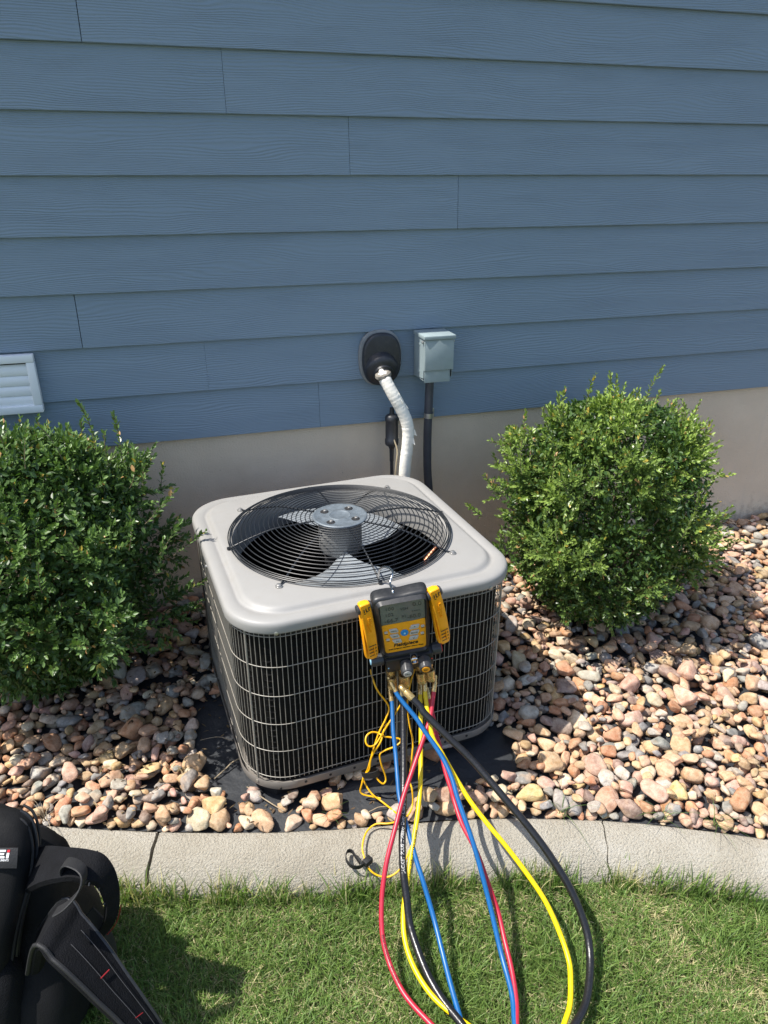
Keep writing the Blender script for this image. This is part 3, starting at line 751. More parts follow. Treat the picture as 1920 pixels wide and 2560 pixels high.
# lid
RO, RP = .140, .105
prof = [(.4170, RO, .537), (.4195, RO, .539), (.4200, RO, .543), (.4200, RO, .558), (.4186, RO - .001, .5645), (.4155, RO - .003, .5690), (.411, RO - .006, .5716), (.402, RO - .012, .5735), (.388, .122, .5732), (.383, .119, .5712), (.379, .117, .5700), (.375, .115, .5712), (.371, .112, .5750), (.367, .110, .5795), (.362, .107, .5822), (.356, .103, .5832)]
mb = MB(); rings = [rring(h, r, NR, z) for h, r, z in prof]
rings += [circ(.350, .5834), circ(.342, .5834), circ(.337, .5822), circ(.333, .5790), circ(.331, .570), circ(.329, .540), circ(.330, .480), circ(.333, .480), circ(.334, .56)]
loft(mb, rings); loft(mb, [rring(.4170, RO, NR, .537), rring(.412, RO - .005, NR, .538), rring(.412, RO - .005, NR, .56)])
lid = build('lid', mb, M_LID, ac, angle=50)
for sx, sy in ((-1, -1), (1, -1), (-1, 1), (1, 1)):
    q = Vector(rring(.4195, RO, NR, .547)[NR // 8 if False else 0])
for (u, v_, nx, ny) in ((-.31, -.412, -.25, -1), (.31, -.4135, .25, -1), (-.4195, .0, -1, 0), (.4195, .05, 1, 0)):
    mb = MB().lathe([(.0075, -.004), (.0075, .001), (.0055, .002), (.0055, .005), (.003, .006)], 12, MA @ frame_to((u, v_, .541), (nx, ny, 0))); build('lid_screw', mb, M_ZINC, lid)
# wire guard
guard = thing('tmp', AC, None, None); guard.name = 'side_guard'; guard.parent = ac; guard.location = (0, 0, 0); ORG['side_guard'] = AC.copy()
HG, RG = .4095, .1335
peri = []
def rs_point(s):
    st = 2 * (HG - RG); ar = math.pi / 2 * RG; L = st + ar
    side = int(s // L) % 4; t = s % L
    if t < st: p = Vector((-(HG - RG) + t, -HG, 0)); nrm = Vector((0, -1, 0))
    else:
        a = -math.pi / 2 + (t - st) / RG; nrm = Vector((math.cos(a), math.sin(a), 0)); p = Vector((HG - RG, -(HG - RG), 0)) + nrm * RG
    rot = Matrix.Rotation(side * math.pi / 2, 3, 'Z')
    return rot @ p, rot @ nrm
st = 2 * (HG - RG); TOT = 4 * (st + math.pi / 2 * RG)
NWIRE = round(TOT / .0140)
wm = None
for i in range(NWIRE):
    p, nrm = rs_point(TOT * (i + .3) / NWIRE)
    w = MA @ p; rotz = 0
    if wm is None:
        mb = MB().tube([(0, 0, .034), (0, 0, .532)], .00100, 6)
        o = build('guard_wire', mb, M_WIRE, guard); wm = o.data
        # keep the mesh about its own foot
        off = Vector(o.location)
        for v in wm.vertices: v.co = v.co + AC
        o.location = (w - AC)
    else:
        o = bpy.data.objects.new('guard_wire', wm); col.objects.link(o); o.parent = guard; o.location = (w - AC)
for zz in (.044, .140, .236, .332, .428, .524):
    pts = []
    for i in range(240):
        p, nrm = rs_point(TOT * i / 240); q = MA @ (p + nrm * .0018); pts.append((q.x, q.y, zz))
    build('guard_ring', MB().tube(pts, .0012, 6, True), M_WIRE, guard)
for s_ in (st * .545, st + math.pi / 2 * RG * 3.42 + st * 2.98):
    pass
for s_ in (TOT - math.pi / 4 * RG * 1.15, st * .55, st + math.pi / 4 * RG):
    p, nrm = rs_point(s_ % TOT); q = MA @ (p + nrm * .002)
    mb = MB().tube([(q.x, q.y, .018), (q.x, q.y, .545)], .0030, 8)
    mb.lathe([(.007, 0), (.007, .003), (.0045, .004), (.0045, .007)], 10, frame_to((q.x, q.y, .018), MA.to_3x3() @ nrm))
    build('guard_rod', mb, M_WIRE, guard)
# service corner panel at the back left
mb = MB(); vs, fs = [], []
for i in range(25):
    p, nrm = rs_point((3 * (st + math.pi / 2 * RG) - .28 + .30 * i / 24))
    for z in (.030, .536):
        q = MA @ (p + nrm * .003); vs.append((q.x, q.y, z))
for i in range(24): fs.append([2 * i, 2 * i + 2, 2 * i + 3, 2 * i + 1])
mb.add(vs, fs); build('service_panel', mb, M_PAN, ac)
# fan grille
grille = bpy.data.objects.new('fan_grille', None); col.objects.link(grille); grille.parent = ac; ORG[grille.name] = AC.copy()
def gz(r):
    if r < .20: return .6355 - .003 * (r - .085) / .115
    t = (r - .20) / .145
    return .6325 - .040 * (t ** 1.35)
rad = [.094 + .01415 * i for i in range(18)] + [.3405, .3465]
for i, r in enumerate(rad):
    z = gz(min(r, .345))
    pts = [MA @ Vector((r * math.cos(2 * math.pi * k / 96), r * math.sin(2 * math.pi * k / 96), z)) for k in range(96)]
    build('grille_ring', MB().tube(pts, .0016 if i < 18 else .0020, 6, True), M_GRILLE, grille)
for k in range(8):
    a = k * math.pi / 4; c, s = math.cos(a), math.sin(a)
    re = .372 if k % 2 else .352
    rs = [.07, .12, .17, .20, .22, .24, .26, .28, .30, .32, .335, .346]
    pts = [MA @ Vector((r * c, r * s, gz(r) - .0032)) for r in rs]
    if k % 2: pts += [MA @ Vector((.356 * c, .356 * s, .5875)), MA @ Vector((.366 * c, .366 * s, .5862))]
    mb = MB().tube(pts, .0027, 8); build('grille_spoke', mb, M_GRILLE, grille)
    if k % 2:
        q = MA @ Vector((.372 * c, .372 * s, .5836))
        mb = MB().lathe([(.0105, 0), (.0105, .003), (.007, .0035), (.007, .0075), (.004, .009)], 14, Matrix.Translation(q)); build('grille_screw', mb, M_ZINC, grille)
    else:
        q = MA @ Vector((.350 * c, .350 * s, .5850))
        mb = MB().lathe([(.006, 0), (.006, .006)], 10, Matrix.Translation(q)); build('grille_foot', mb, M_GRILLE, grille)
mb = MB().lathe([(.02, .6330), (.0845, .6330), (.0860, .6345), (.0860, .6375), (.084, .6395), (.080, .6400), (.077, .6385), (.060, .6375), (.035, .6375), (.0325, .6392), (.030, .6375), (.001, .6380)], 64, MA, cap=False)
hub = build('hub_plate', mb, M_HUB, ac)
for k in range(4):
    a = R(42 + 90 * k); q = Vector((.056 * math.cos(a), .056 * math.sin(a), .6378))
    mb = MB()
    mb.lathe([(.0135, .0), (.0135, .0008)], 18, MA @ Matrix.Translation(q)); build('bolt_recess', mb, M_DARK, hub)
    mb = MB().lathe([(.0065, .0), (.0065, .005), (.005, .006)], 6, MA @ Matrix.Translation(q + Vector((.003, .002, 0)))); build('bolt', mb, M_ZINC, hub)
mb = MB().lathe([(.05, .633), (.066, .630), (.068, .620), (.068, .532), (.063, .522), (.045, .516), (.03, .510), (.02, .505), (.008, .503), (.008, .42)], 48, MA); build('fan_motor', mb, M_MOTOR, ac)
fan = bpy.data.objects.new('fan', None); col.objects.link(fan); fan.parent = ac; ORG[fan.name] = AC.copy()
mb = MB().lathe([(.05, .470), (.052, .473), (.052, .498), (.03, .502), (.012, .505)], 32, MA); build('fan_hub', mb, M_DARK, fan)
for k in range(2):
    a0 = R(-118 + 180 * k); vs, fs = [], []
    nu, nv = 9, 14
    for i in range(nu):
        r = .055 + (.308 - .055) * i / (nu - 1); half = .42 + .34 * min(1, (i / (nu - 1)) * 1.6)
        for j in range(nv):
            t = j / (nv - 1) * 2 - 1; a = a0 + t * half + .18 * (i / (nu - 1))
            vs.append((r * math.cos(a), r * math.sin(a), .508 + t * .034 * (1 - .35 * i / nu) + .012 * (1 - t * t)))
    for i in range(nu - 1):
        for j in range(nv - 1): fs.append([i * nv + j, (i + 1) * nv + j, (i + 1) * nv + j + 1, i * nv + j + 1])
    build('fan_blade', MB().add(vs, fs, MA), M_ALU, fan)
for u, v_, r, m in ((.285, -.03, .007, M_COPPER), (.305, -.01, .004, M_ZINC), (.25, .16, .010, M_DARK)):
    build('inner_pipe', MB().tube([MA @ Vector((u, v_, .05)), MA @ Vector((u, v_, .44)), MA @ Vector((u + .05, v_ + .02, .47))], r, 10), m, ac)
mb = MB().lathe([(.08, .04), (.09, .06), (.09, .26), (.07, .32), (.03, .34)], 28, MA @ Matrix.Translation((.10, .10, 0))); build('compressor', mb, M_DARK, ac)

# ------------------------------------------------------------------ digital manifold gauge
MD = Matrix(((.9844, .1152, -.1327, .5051), (-.1359, .978, -.1585, 1.525), (.1115, .1741, .9784, .536), (0, 0, 0, 1)))
man = thing('manifold_gauge', MD @ Vector((0, .02, -.16)), "black and yellow digital manifold gauge hooked on the condenser top grille", "gauge")
def dround(pts, r, n=5):
    out = []; N = len(pts)
    for i in range(N):
        p0, p1, p2 = Vector(pts[i - 1]), Vector(pts[i]), Vector(pts[(i + 1) % N])
        rr_ = r[i] if isinstance(r, (list, tuple)) else r
        a, b = (p0 - p1), (p2 - p1); d = min(rr_, a.length * .45, b.length * .45)
        s, e = p1 + a.normalized() * d, p1 + b.normalized() * d
        for k in range(n + 1):
            t = k / n; out.append(tuple((1 - t) ** 2 * s + 2 * t * (1 - t) * p1 + t * t * e))
    return out
body_o = dround([(-.062, -.128), (.062, -.128), (.068, -.08), (.072, .055), (.071, .1045), (.035, .1045), (-.005, .100), (-.04, .1055), (-.077, .1015), (-.077, .05), (-.071, -.09)], [.012, .012, .03, .04, .032, .02, .02, .02, .036, .04, .03])
mb = MB().prism(body_o, .004, .050, .011, MD, 4); body = build('rubber_body', mb, M_RUB, man, angle=50)
# raised rim round the face
def rim(mb, outer, inner, y0, y1):
    n = len(outer)
    vs = [(x, y1, z) for x, z in outer] + [(x, y0, z) for x, z in [(o[0] * .4 + i_[0] * .6, o[1] * .4 + i_[1] * .6) for o, i_ in zip(outer, inner)]] + [(x, y1, z) for x, z in inner]
    fs = []
    for k in range(n):
        k2 = (k + 1) % n
        fs += [[k, k2, n + k2, n + k], [n + k, n + k2, 2 * n + k2, 2 * n + k]]
    mb.add(vs, fs, MD)
fo = [(-.0545, -.089), (.0530, -.089), (.0585, .088), (-.0585, .088)]
inn = dround(fo, .010); outr = dround([(-.066, -.102), (.064, -.102), (.068, .098), (-.0715, .097)], .020)
mb = MB(); rim(mb, outr, inn, -.007, .0055); build('face_rim', mb, M_RUB, body, angle=70)
mb = MB().prism(dround([(-.0565, -.090), (.0550, -.090), (.0568, .016), (.030, .0135), (-.0585, .0135)], [.008, .008, .004, .03, .004]), .0015, .006, 0, MD); face = build('face_plate', mb, M_FACE, man)
mb = MB().prism(dround([(-.0585, .0145), (.030, .0145), (.0568, .0175), (.0580, .087), (-.0585, .087)], [.003, .03, .004, .008, .008]), .0015, .006, 0, MD); scr = build('screen', mb, M_LCD, man)
TXT = MD @ Matrix.Rotation(R(90), 4, 'X')          # text lies in the face plane
def on_face(x, z, y=.001): return MD @ Matrix.Translation((x, y, z)) @ Matrix.Rotation(R(90), 4, 'X')
for s, x, z, sz in (("0.0", .038, .070, .020), ("----", .034, .049, .018), ("-60.0", .028, .029, .018), ("-66.7", -.032, .026, .018), ("100", -.034, .068, .016), ("102", -.036, .047, .016), ("P1", .002, .033, .013), ("VSH", .004, .06, .012)):
    lettering('digits', s, sz, on_face(x, z), M_LCDSEG, scr, .0002)
lettering('brand_lettering', "Fieldpiece", .0165, on_face(0, -.0655), M_INK, face, .0003, shear=.18, bold=.0004)
lettering('caption_lettering', "Small Refrigerant Manifold + Micron Gauge", .0054, on_face(0, -.0785), M_INK, face, .0003, shear=.15, bold=.0001)
mb = MB().lathe([(.0105, 0), (.0105, .003), (.009, .0042), (.001, .0042)], 28, MD @ frame_to((-.0007, .0015, -.0235), (0, -1, 0))); bb = build('power_button', mb, M_BLUEBTN, man)
mb = MB().lathe([(.0030, .0042), (.0030, .0047)], 16, MD @ frame_to((-.0007, .0015, -.0235), (0, -1, 0))); build('power_mark', mb, M_BLUEPALE, bb)
for (x, z, s) in ((-.028, -.0095, "MENU"), (-.0263, -.0292, "VIEW"), (-.0213, -.0485, "AC"), (.0266, -.0075, "^"), (.0253, -.0275, "ENTER"), (.0221, -.0462, "v")):
    sl = .003 if x < 0 else -.003
    o = dround([(x - .0115 + sl, z - .0068), (x + .0110 + sl * .5, z - .0068), (x + .0115 - sl, z + .0068), (x - .0115 - sl, z + .0068)], .0035, 3)
    b_ = build('button', MB().prism(o, -.0022, .002, .0009, MD), M_BTN, man)
    lettering('button_mark', s, .0060 if len(s) > 1 else .011, on_face(x, z, -.0024), M_INK, b_, .0002)
for (x, z) in ((-.0495, -.012), (-.0464, -.0390), (.0489, -.0105), (.0464, -.0360)):
    build('small_button', MB().prism(dround([(x - .005, z - .0035), (x + .005, z - .0035), (x + .005, z + .0035), (x - .005, z + .0035)], .0033, 4), -.001, .002, .0006, MD), M_BTN, man)
    build('button_caption', MB().prism([(x - .0045, z - .0085), (x + .0045, z - .0085), (x + .0045, z - .007), (x - .0045, z - .007)], .0011, .0013, 0, MD), M_INK, man)
# valve block
mb = MB().prism(dround([(-.060, -.152), (.070, -.152), (.070, -.106), (-.060, -.106)], .006, 3), -.012, .046, .003, MD); blk = build('valve_block', mb, M_BLK, man)
mb = MB().prism(dround([(-.052, -.120), (.058, -.120), (.064, -.098), (-.064, -.098)], .006, 3), -.004, .05, .003, MD); build('block_neck', mb, M_BLK, man)
def knob(p, d, r, L, capm, label=None):
    M = MD @ frame_to(p, d)
    mb = MB(); n = 36; vs, fs = [], []
    prof = [(.75, 0), (.8, .1), (1.0, .16), (1.0, .85), (.93, .95), (.86, 1.0)]
    for fr, fz in prof:
        for k in range(n):
            rr_ = r * fr * (1 - (.055 if (k % 4 == 0 and .1 < fz < .99) else 0)); a = 2 * math.pi * k / n
            vs.append((rr_ * math.cos(a), rr_ * math.sin(a), fz * L))
    for i in range(len(prof) - 1):
        for k in range(n): fs.append([i * n + k, i * n + (k + 1) % n, (i + 1) * n + (k + 1) % n, (i + 1) * n + k])
    fs.append([(len(prof) - 1) * n + k for k in range(n)]); fs.append(list(range(n))[::-1])
    mb.add(vs, fs, M); kb_ = build('knob', mb, M_KNOB, man)
    mb = MB().lathe([(r * .66, L), (r * .66, L + .0015), (r * .6, L + .002)], 28, M); build('knob_cap', mb, capm, kb_)
    if label:
        Mt = MD @ Matrix.Translation(Vector(p) + Vector(d).normalized() * (L + .0024)) @ Matrix.Rotation(R(90), 4, 'X')
        lettering('knob_mark', label, .0075, Mt, M_INK, kb_, .0002)
    return kb_
knob((-.006, -.008, -.124), (-.06, -1, -.12), .0170, .040, M_BTN, "VAC")
knob((.044, -.008, -.120), (-.06, -1, -.12), .0170, .040, M_ORCAP, "REF")
knob((-.058, .016, -.124), (-1, -.05, .05), .0165, .040, M_BLUEPALE)
knob((.068, .016, -.120), (1, -.05, .05), .0165, .030, M_RED)
mb = MB().lathe([(.013, -.008), (.013, .008), (.011, .010), (.008, .010), (.008, .006), (.001, .006)], 28, MD @ frame_to((.017, -.010, -.116), (0, -1, -.1)), cap=False); build('sight_glass', mb, M_STEEL, man)
for x, m in ((-.054, M_BLUEPALE), (.0655, M_RED)):
    build('port_dot', MB().lathe([(.0022, 0), (.0022, .0008)], 12, MD @ frame_to((x, -.0119, -.134 if x < 0 else -.126), (0, -1, 0))), m, blk)
# hook
hk = [MD @ Vector(q) for q in ((-.018, .026, .090), (-.018, .026, .104))]
hk += [Vector(q) for q in ((.480, 1.572, .643), (.489, 1.585, .656), (.496, 1.600, .659), (.493, 1.625, .658), (.486, 1.650, .648), (.479, 1.668, .630), (.478, 1.675, .605))]
HOOK_PTS = hk
mb = MB().tube(spline(hk, 8), .0031, 12); build('hook', mb, M_STEEL, man)
# ports (brass) : front row slants forward, back row hangs straight
def fitting(mb, p, d, segs):
    M = frame_to(p, d); prof = []
    for r, a, b in segs: prof += [(r * .96, a), (r, a + .0008), (r, b - .0008), (r * .96, b)]
    mb.lathe(prof, 22, M)
for name_, (x, y, z), d in (('port', (-.048, .000, -.148), (0, -.05, -1)), ('port', (-.014, .000, -.148), (.1, -.1, -1)), ('port', (.033, .000, -.148), (.05, -.1, -1)), ('port', (.060, .000, -.146), (.05, -.05, -1)),
                            ('port', (-.046, .034, -.148), (0, .05, -1)), ('port', (-.010, .034, -.148), (0, .05, -1)), ('port', (.036, .034, -.148), (0, .05, -1)), ('port', (.060, .034, -.146), (0, .05, -1))):
    mb = MB(); fitting(mb, MD @ Vector((x, y, z)), MD.to_3x3() @ Vector(d), [(.0062, 0, .010), (.0085, .010, .018), (.0062, .018, .032)]); build(name_, mb, M_BRASS, man)

# ------------------------------------------------------------------ pipe clamps clipped to the gauge
def clamp(pt, pb, label):
    pt, pb = Vector(pt), Vector(pb); ax = (pb - pt); L = ax.length
    z = -ax.normalized(); y = (Vector((0, 1, 0)) - z * z.y).normalized(); y = Matrix.Rotation(R(8), 3, z) @ y; x = y.cross(z)
    M = Matrix((x, y, z)).transposed().to_4x4(); M.translation = pt
    root = thing('pipe_clamp', pb, label, "pipe clamp", "yellow pipe clamps beside the gauge")
    # front jaw: long tapered lever, origin at the head
    o = dround([(-.0155, -.03), (-.0150, -.075), (-.0155, -L + .02), (-.012, -L), (.012, -L), (.0155, -L + .02), (.0150, -.075), (.0155, -.03), (.0145, .006), (-.0145, .006)], [.02, .05, .02, .008, .008, .02, .05, .02, .005, .005], 3)
    bm = bmesh.new(); tmp = MB().prism(o, -.008, .010, .0035, None, 3)
    vv = []
    for v in tmp.v:
        t = -v.z / L; v = v.copy(); v.y -= .010 * math.sin(min(1, max(0, t)) * math.pi * .8) - .012 * max(0, t - .5); vv.append(v)
    bm.free()
    jaw = build('front_lever', MB().add(vv, tmp.f, M), M_ORANGE, root)
    for k in range(4):
        zz = -L * (.70 + .068 * k); t = -zz / L; yy = -.0085 - .010 * math.sin(min(1, t) * math.pi * .8) + .012 * max(0, t - .5)
        build('grip_groove', MB().box((0, yy, zz), (.021, .0014, .0022), .0005, M), M_INK if False else M_RUB, jaw)
    Mt = M @ Matrix.Translation((.001, -.0165, -L * .30)) @ Matrix.Rotation(R(-90), 4, 'Y') @ Matrix.Rotation(R(90), 4, 'X')
    lettering('raised_lettering', "Fieldpiece", .0125, M @ Matrix.Translation((.002, -.0145, -L * .32)) @ Matrix.Rotation(R(90), 4, 'Y') @ Matrix.Rotation(R(90), 4, 'X'), M_ORANGE, jaw, .0022, bold=.0002)
    for (sx, sz, w, h) in ((-.006, -.012, .0022, .010), (.0, -.011, .0022, .012), (.0075, -.010, .0022, .011), (-.004, -.021, .006, .0018), (.0025, -.0165, .005, .0018), (.0095, -.0048, .005, .0018)):
        build('head_slot', MB().box((sx, -.0105, sz), (w, .0015, h), 0, M), M_INK, jaw)
    # rear lever, opened away at the bottom
    Mr = M @ Matrix.Translation((0, .012, -.02)) @ Matrix.Rotation(R(-9), 4, 'X') @ Matrix.Rotation(R(4), 4, 'Y')
    o2 = dround([(-.013, .02), (-.0135, -.06), (-.0135, -L + .045), (-.010, -L + .03), (.010, -L + .03), (.0135, -L + .045), (.0135, -.06), (.013, .02)], .008, 3)
    build('rear_lever', MB().prism(o2, .0, .007, .0025, Mr), M_ORANGE, root)
    for sx in (-.0135, .0115):
        build('rear_flange', MB().box((sx + .001, -.005, -L * .42), (.002, .012, L * .72), .0008, Mr), M_ORANGE, root)
    for sx in (-1, 1):
        build('pivot_wheel', MB().lathe([(.013, 0), (.013, .004), (.011, .006)], 24, M @ frame_to((sx * .0150, .004, -.012), (sx, 0, 0))), M_KNOB, root)
    return root
clamp(MD @ Vector((-.096, .012, .088)), MD @ Vector((-.092, .004, -.098)), "yellow pipe clamp left of the gauge screen, a lead running from its foot")
clamp(MD @ Vector((.085, .012, .096)), MD @ Vector((.106, .004, -.088)), "yellow pipe clamp right of the gauge screen, resting on the wire guard")

# ------------------------------------------------------------------ charging hoses
def hose(name, label, a, b, r, m, p_a, p_b, brass_r):
    """both ends of one hose hang on the gauge; the loop lies on the lawn in front."""
    A = [Vector(q) for q in P[a]]; B = [Vector(q) for q in P[b]]
    da = (A[-1] - A[-2]).normalized(); db = (B[-1] - B[-2]).normalized()
    za = -.083
    loop = [A[-1] + da * .10, A[-1] + da * .20 + (B[-1] - A[-1]) * .15, (A[-1] + B[-1]) / 2 + (da + db) * .145, B[-1] + db * .20 + (A[-1] - B[-1]) * .15, B[-1] + db * .10]
    for q in loop: q.z = za
    root = thing(name, (A[-1] + B[-1]) / 2, label, "hose", "charging hoses hanging from the gauge")
    ctr = A + loop + B[::-1]
    build('tube', MB().tube(spline(ctr, 7), r, 16), m, root)
    for E, port, front in ((A, MD @ Vector(p_a), True), (B, MD @ Vector(p_b), False)):
        dr = (E[1] - E[0]).normalized()
        mb = MB(); fitting(mb, E[0] - dr * .020, dr, [(r * .88, 0, .006), (r * 1.10, .006, .034)]); build('ferrule', mb, M_BRASS, root)
        down = MD.to_3x3() @ Vector((0, -.22 if front else .0, -1)).normalized()
        nut0 = port + down * .027
        mb = MB(); M = frame_to(nut0, down); n = 40; vs, fs = [], []
        prof = [(.80, 0), (1, .0015), (1, .022), (.96, .024), (.96, .027), (1, .029), (.97, .034), (.72, .0345), (.68, .026)]
        for fr, zz in prof:
            for k in range(n):
                q = brass_r * fr * (1 + (.03 if (k % 2 and zz < .023 and zz > .001) else 0)); an = 2 * math.pi * k / n
                vs.append((q * math.cos(an), q * math.sin(an), zz))
        for i in range(len(prof) - 1):
            for k in range(n): fs.append([i * n + k, i * n + (k + 1) % n, (i + 1) * n + (k + 1) % n, (i + 1) * n + k])
        mb.add(vs, fs, M); build('knurled_nut', mb, M_BRASS, root)
        el = spline([nut0 + down * .012, nut0 + down * .034, E[0] - dr * .03, E[0] - dr * .008], 6)
        build('elbow', MB().tube(el, .0042 if brass_r < .014 else .0075, 12), M_BRASS, root)
    return root
hose('charging_hose', "blue charging hose looping from the gauge onto the lawn", 'blue_a', 'blue_b', .0062, M_HBLUE, (-.048, .000, -.152), (-.046, .034, -.152), .0125)
hose('charging_hose', "thick black charging hose, heaviest of the loops on the gauge", 'black_a', 'black_b', .0094, M_HBLK, (-.014, .000, -.152), (-.010, .034, -.152), .0150)
hose('charging_hose', "yellow charging hose looping from the gauge onto the lawn", 'yellow_a', 'yellow_b', .0062, M_HYEL, (.033, .000, -.152), (.036, .034, -.152), .0125)
hose('charging_hose', "red charging hose crossing under the blue and yellow hoses", 'red_a', 'red_b', .0062, M_HRED, (.060, .000, -.150), (.060, .034, -.150), .0120)
# hose print
def hose_print(root, pts, text, size, mt, r, side, step=1):
    pts = spline(pts, 10)
    acc = 0; seg = 1; i = 0
    mb = MB()
    cu = bpy.data.curves.new("lettering_curve", 'FONT'); cu.body = text; cu.size = size; cu.align_y = 'CENTER'; cu.extrude = .00015; cu.offset = .0002; cu.resolution_u = 2
    t = bpy.data.objects.new("lettering_tmp", cu); col.objects.link(t)
    me = bpy.data.meshes.new_from_object(t.evaluated_get(bpy.context.evaluated_depsgraph_get()))
    L = [0]
    for a, b in zip(pts, pts[1:]): L.append(L[-1] + (b - a).length)
    vs = []
    camv = Vector((0, 0, 1.62))
    for v in me.vertices:
        s = min(max(v.co.x, 0), L[-1] - 1e-4); k = max(j for j in range(len(L) - 1) if L[j] <= s)
        f = (s - L[k]) / max(1e-9, L[k + 1] - L[k]); c = pts[k].lerp(pts[k + 1], f); d = (pts[k + 1] - pts[k]).normalized()
        n0 = (side - d * side.dot(d)).normalized(); b0 = d.cross(n0)
        an = v.co.y / r
        vs.append(c + (n0 * math.cos(an) - b0 * math.sin(an)) * (r + .0002 + v.co.z))
    fs = [list(p.vertices) for p in me.polygons]
    bpy.data.objects.remove(t); bpy.data.curves.remove(cu); bpy.data.meshes.remove(me)
    return build('hose_print', MB().add(vs, fs), mt, root, smooth=False)
hz = [o for o in scene.objects if o.name.startswith('charging_hose')]
def by_label(w): return [o for o in hz if w in o["label"]][0]
hose_print(by_label("thick black"), P['black_b'][7:1:-1], "JACKET PLUS II Heavy Duty Charging Hose", .0115, M_BTN, .0094, Vector((-.2, -.9, .5)))
hose_print(by_label("red"), P['red_a'][13:6:-1], "JACKET PLUS II  CHARGING HOSE  ", .0075, M_INK, .0062, Vector((-.1, -.6, .8)))
hose_print(by_label("yellow"), P['yellow_b'][8:1:-1], "JACKET PLUS II  CHARGING HOSE  ", .0075, M_INK, .0062, Vector((.2, -.8, .5)))

# ------------------------------------------------------------------ thin leads and hook-and-loop straps
for k, lab, r in (('lead_a', "thin yellow lead from the clamp foot down through the strapped bundle", .0025),
                  ('lead_b', "thin yellow lead running down between the hoses and curling over the kerb", .0025),
                  ('lead_c', "thin yellow lead with a round loop above the strapped bundle", .0025),
                  ('lead_d', "thin yellow lead with a kinked bend beside the blue hose", .0025)):
    root = thing('sensor_lead', P[k][-1], lab, "lead", "thin yellow sensor leads")
    build('wire', MB().tube(spline(P[k], 8), r, 10), M_LEAD, root)
def band(name, c, ax, rx, ry, w, th, m, parent):
    M = frame_to(c, ax); vs, fs = [], []; n = 28
    for s in (0, 1):
        for q in range(n):
            a = 2 * math.pi * q / n
            vs.append((rx * math.cos(a), ry * math.sin(a), (s - .5) * w))
    for s in (0, 1):
        for q in range(n):
            a = 2 * math.pi * q / n
            vs.append(((rx - th) * math.cos(a), (ry - th) * math.sin(a), (s - .5) * w))
    for q in range(n):
        q2 = (q + 1) % n
        fs += [[q, q2, n + q2, n + q], [2 * n + q, 3 * n + q, 3 * n + q2, 2 * n + q2], [q, 2 * n + q, 2 * n + q2, q2], [n + q, n + q2, 3 * n + q2, 3 * n + q]]
    return build(name, MB().add(vs, fs, M), m, parent)
s1 = thing('cable_strap', (.42, 1.535, .03), "black hook-and-loop strap bundling the yellow leads below the guard", "strap")
band('band', (.412, 1.528, .052), (.25, -.1, -1), .012, .027, .021, .0022, M_WEB, s1)
s2 = thing('cable_strap', (.335, 1.32, -.06), "black hook-and-loop strap with an open loop lying on the kerb", "strap")
mb = MB(); e1 = spline([(.352, 1.325, -.050), (.335, 1.318, -.055), (.318, 1.316, -.058), (.300, 1.325, -.056), (.292, 1.345, -.050), (.300, 1.362, -.046), (.312, 1.360, -.047), (.318, 1.345, -.050), (.325, 1.325, -.055)], 6)
mb.ribbon(e1, [q + Vector((.001, -.002, .016)) for q in e1], .002); build('loop', mb, M_WEB, s2)
build('tab', MB().box((.346, 1.322, -.045), (.026, .018, .018), .003, None, 2, Matrix.Rotation(R(30), 4, 'Z')), M_WEB, s2)

# ------------------------------------------------------------------ backpack
bag = thing('backpack', (-.57, 1.26, LAWN_Z), "black tool backpack with padded straps standing on the lawn", "backpack")
RB = Vector((.961, -.276, 0)); FB = Vector((-.276, -.961, 0))
MBG = Matrix((RB, -FB, Vector((0, 0, 1)))).transposed().to_4x4(); MBG.translation = Vector((-.500, 1.318, 0)); MBG = MBG @ Matrix.Diagonal((.84, 1, 1, 1))
def srect(hx, hy, p, n, cx=0, cy=0):
    o = []
    for q in range(n):
        a = 2 * math.pi * q / n; c, s = math.cos(a), math.sin(a)
        o.append((cx + hx * math.copysign(abs(c) ** (2 / p), c), cy + hy * math.copysign(abs(s) ** (2 / p), s)))
    return o
def bagloft(rows, n=48, M=MBG, zk=1.09):
    mb = MB(); rings = []
    for z, hx, hy, p, cx, cy in rows: rings.append([(x, y, z * zk if z > 0 else z) for x, y in srect(hx, hy, p, n, cx, cy)])
    rings = [[Vector(q) * 1.0 + Vector((.9, .9, .25)) * (.0055 * noise.noise(Vector(q) * 14) + .0025 * noise.noise(Vector(q) * 37)) for q in rg_] for rg_ in rings]
    loft(mb, rings, True, M); return mb
# main compartment (toward the kerb) and front pocket (toward the camera)
main = build('main_compartment', bagloft([(LAWN_Z + .005, .19, .16, 4, .02, -.045), (-.08, .205, .165, 4, .02, -.04), (.02, .195, .15, 4, .015, -.02), (.10, .178, .115, 4, .005, .01), (.16, .168, .098, 4, .0, .028), (.25, .160, .092, 3.6, -.004, .026), (.29, .145, .082, 3.2, -.008, .025), (.318, .122, .066, 3, -.012, .026), (.333, .09, .045, 2.6, -.015, .028), (.338, .04, .02, 2.4, -.015, .03)], zk=.82), M_NYLON, bag)
pocket = build('front_pocket', bagloft([(LAWN_Z + .01, .115, .075, 3.5, -.060, -.13), (-.06, .120, .085, 3.5, -.060, -.135), (.06, .122, .083, 3.5, -.050, -.120), (.16, .130, .072, 3.4, -.030, -.092), (.24, .140, .062, 3.2, -.014, -.058), (.30, .141, .054, 3.2, -.006, -.026), (.335, .130, .045, 3, -.004, -.008), (.356, .105, .034, 2.8, -.004, .0), (.364, .05, .018, 2.4, -.004, .002)]), M_NYLON, bag)
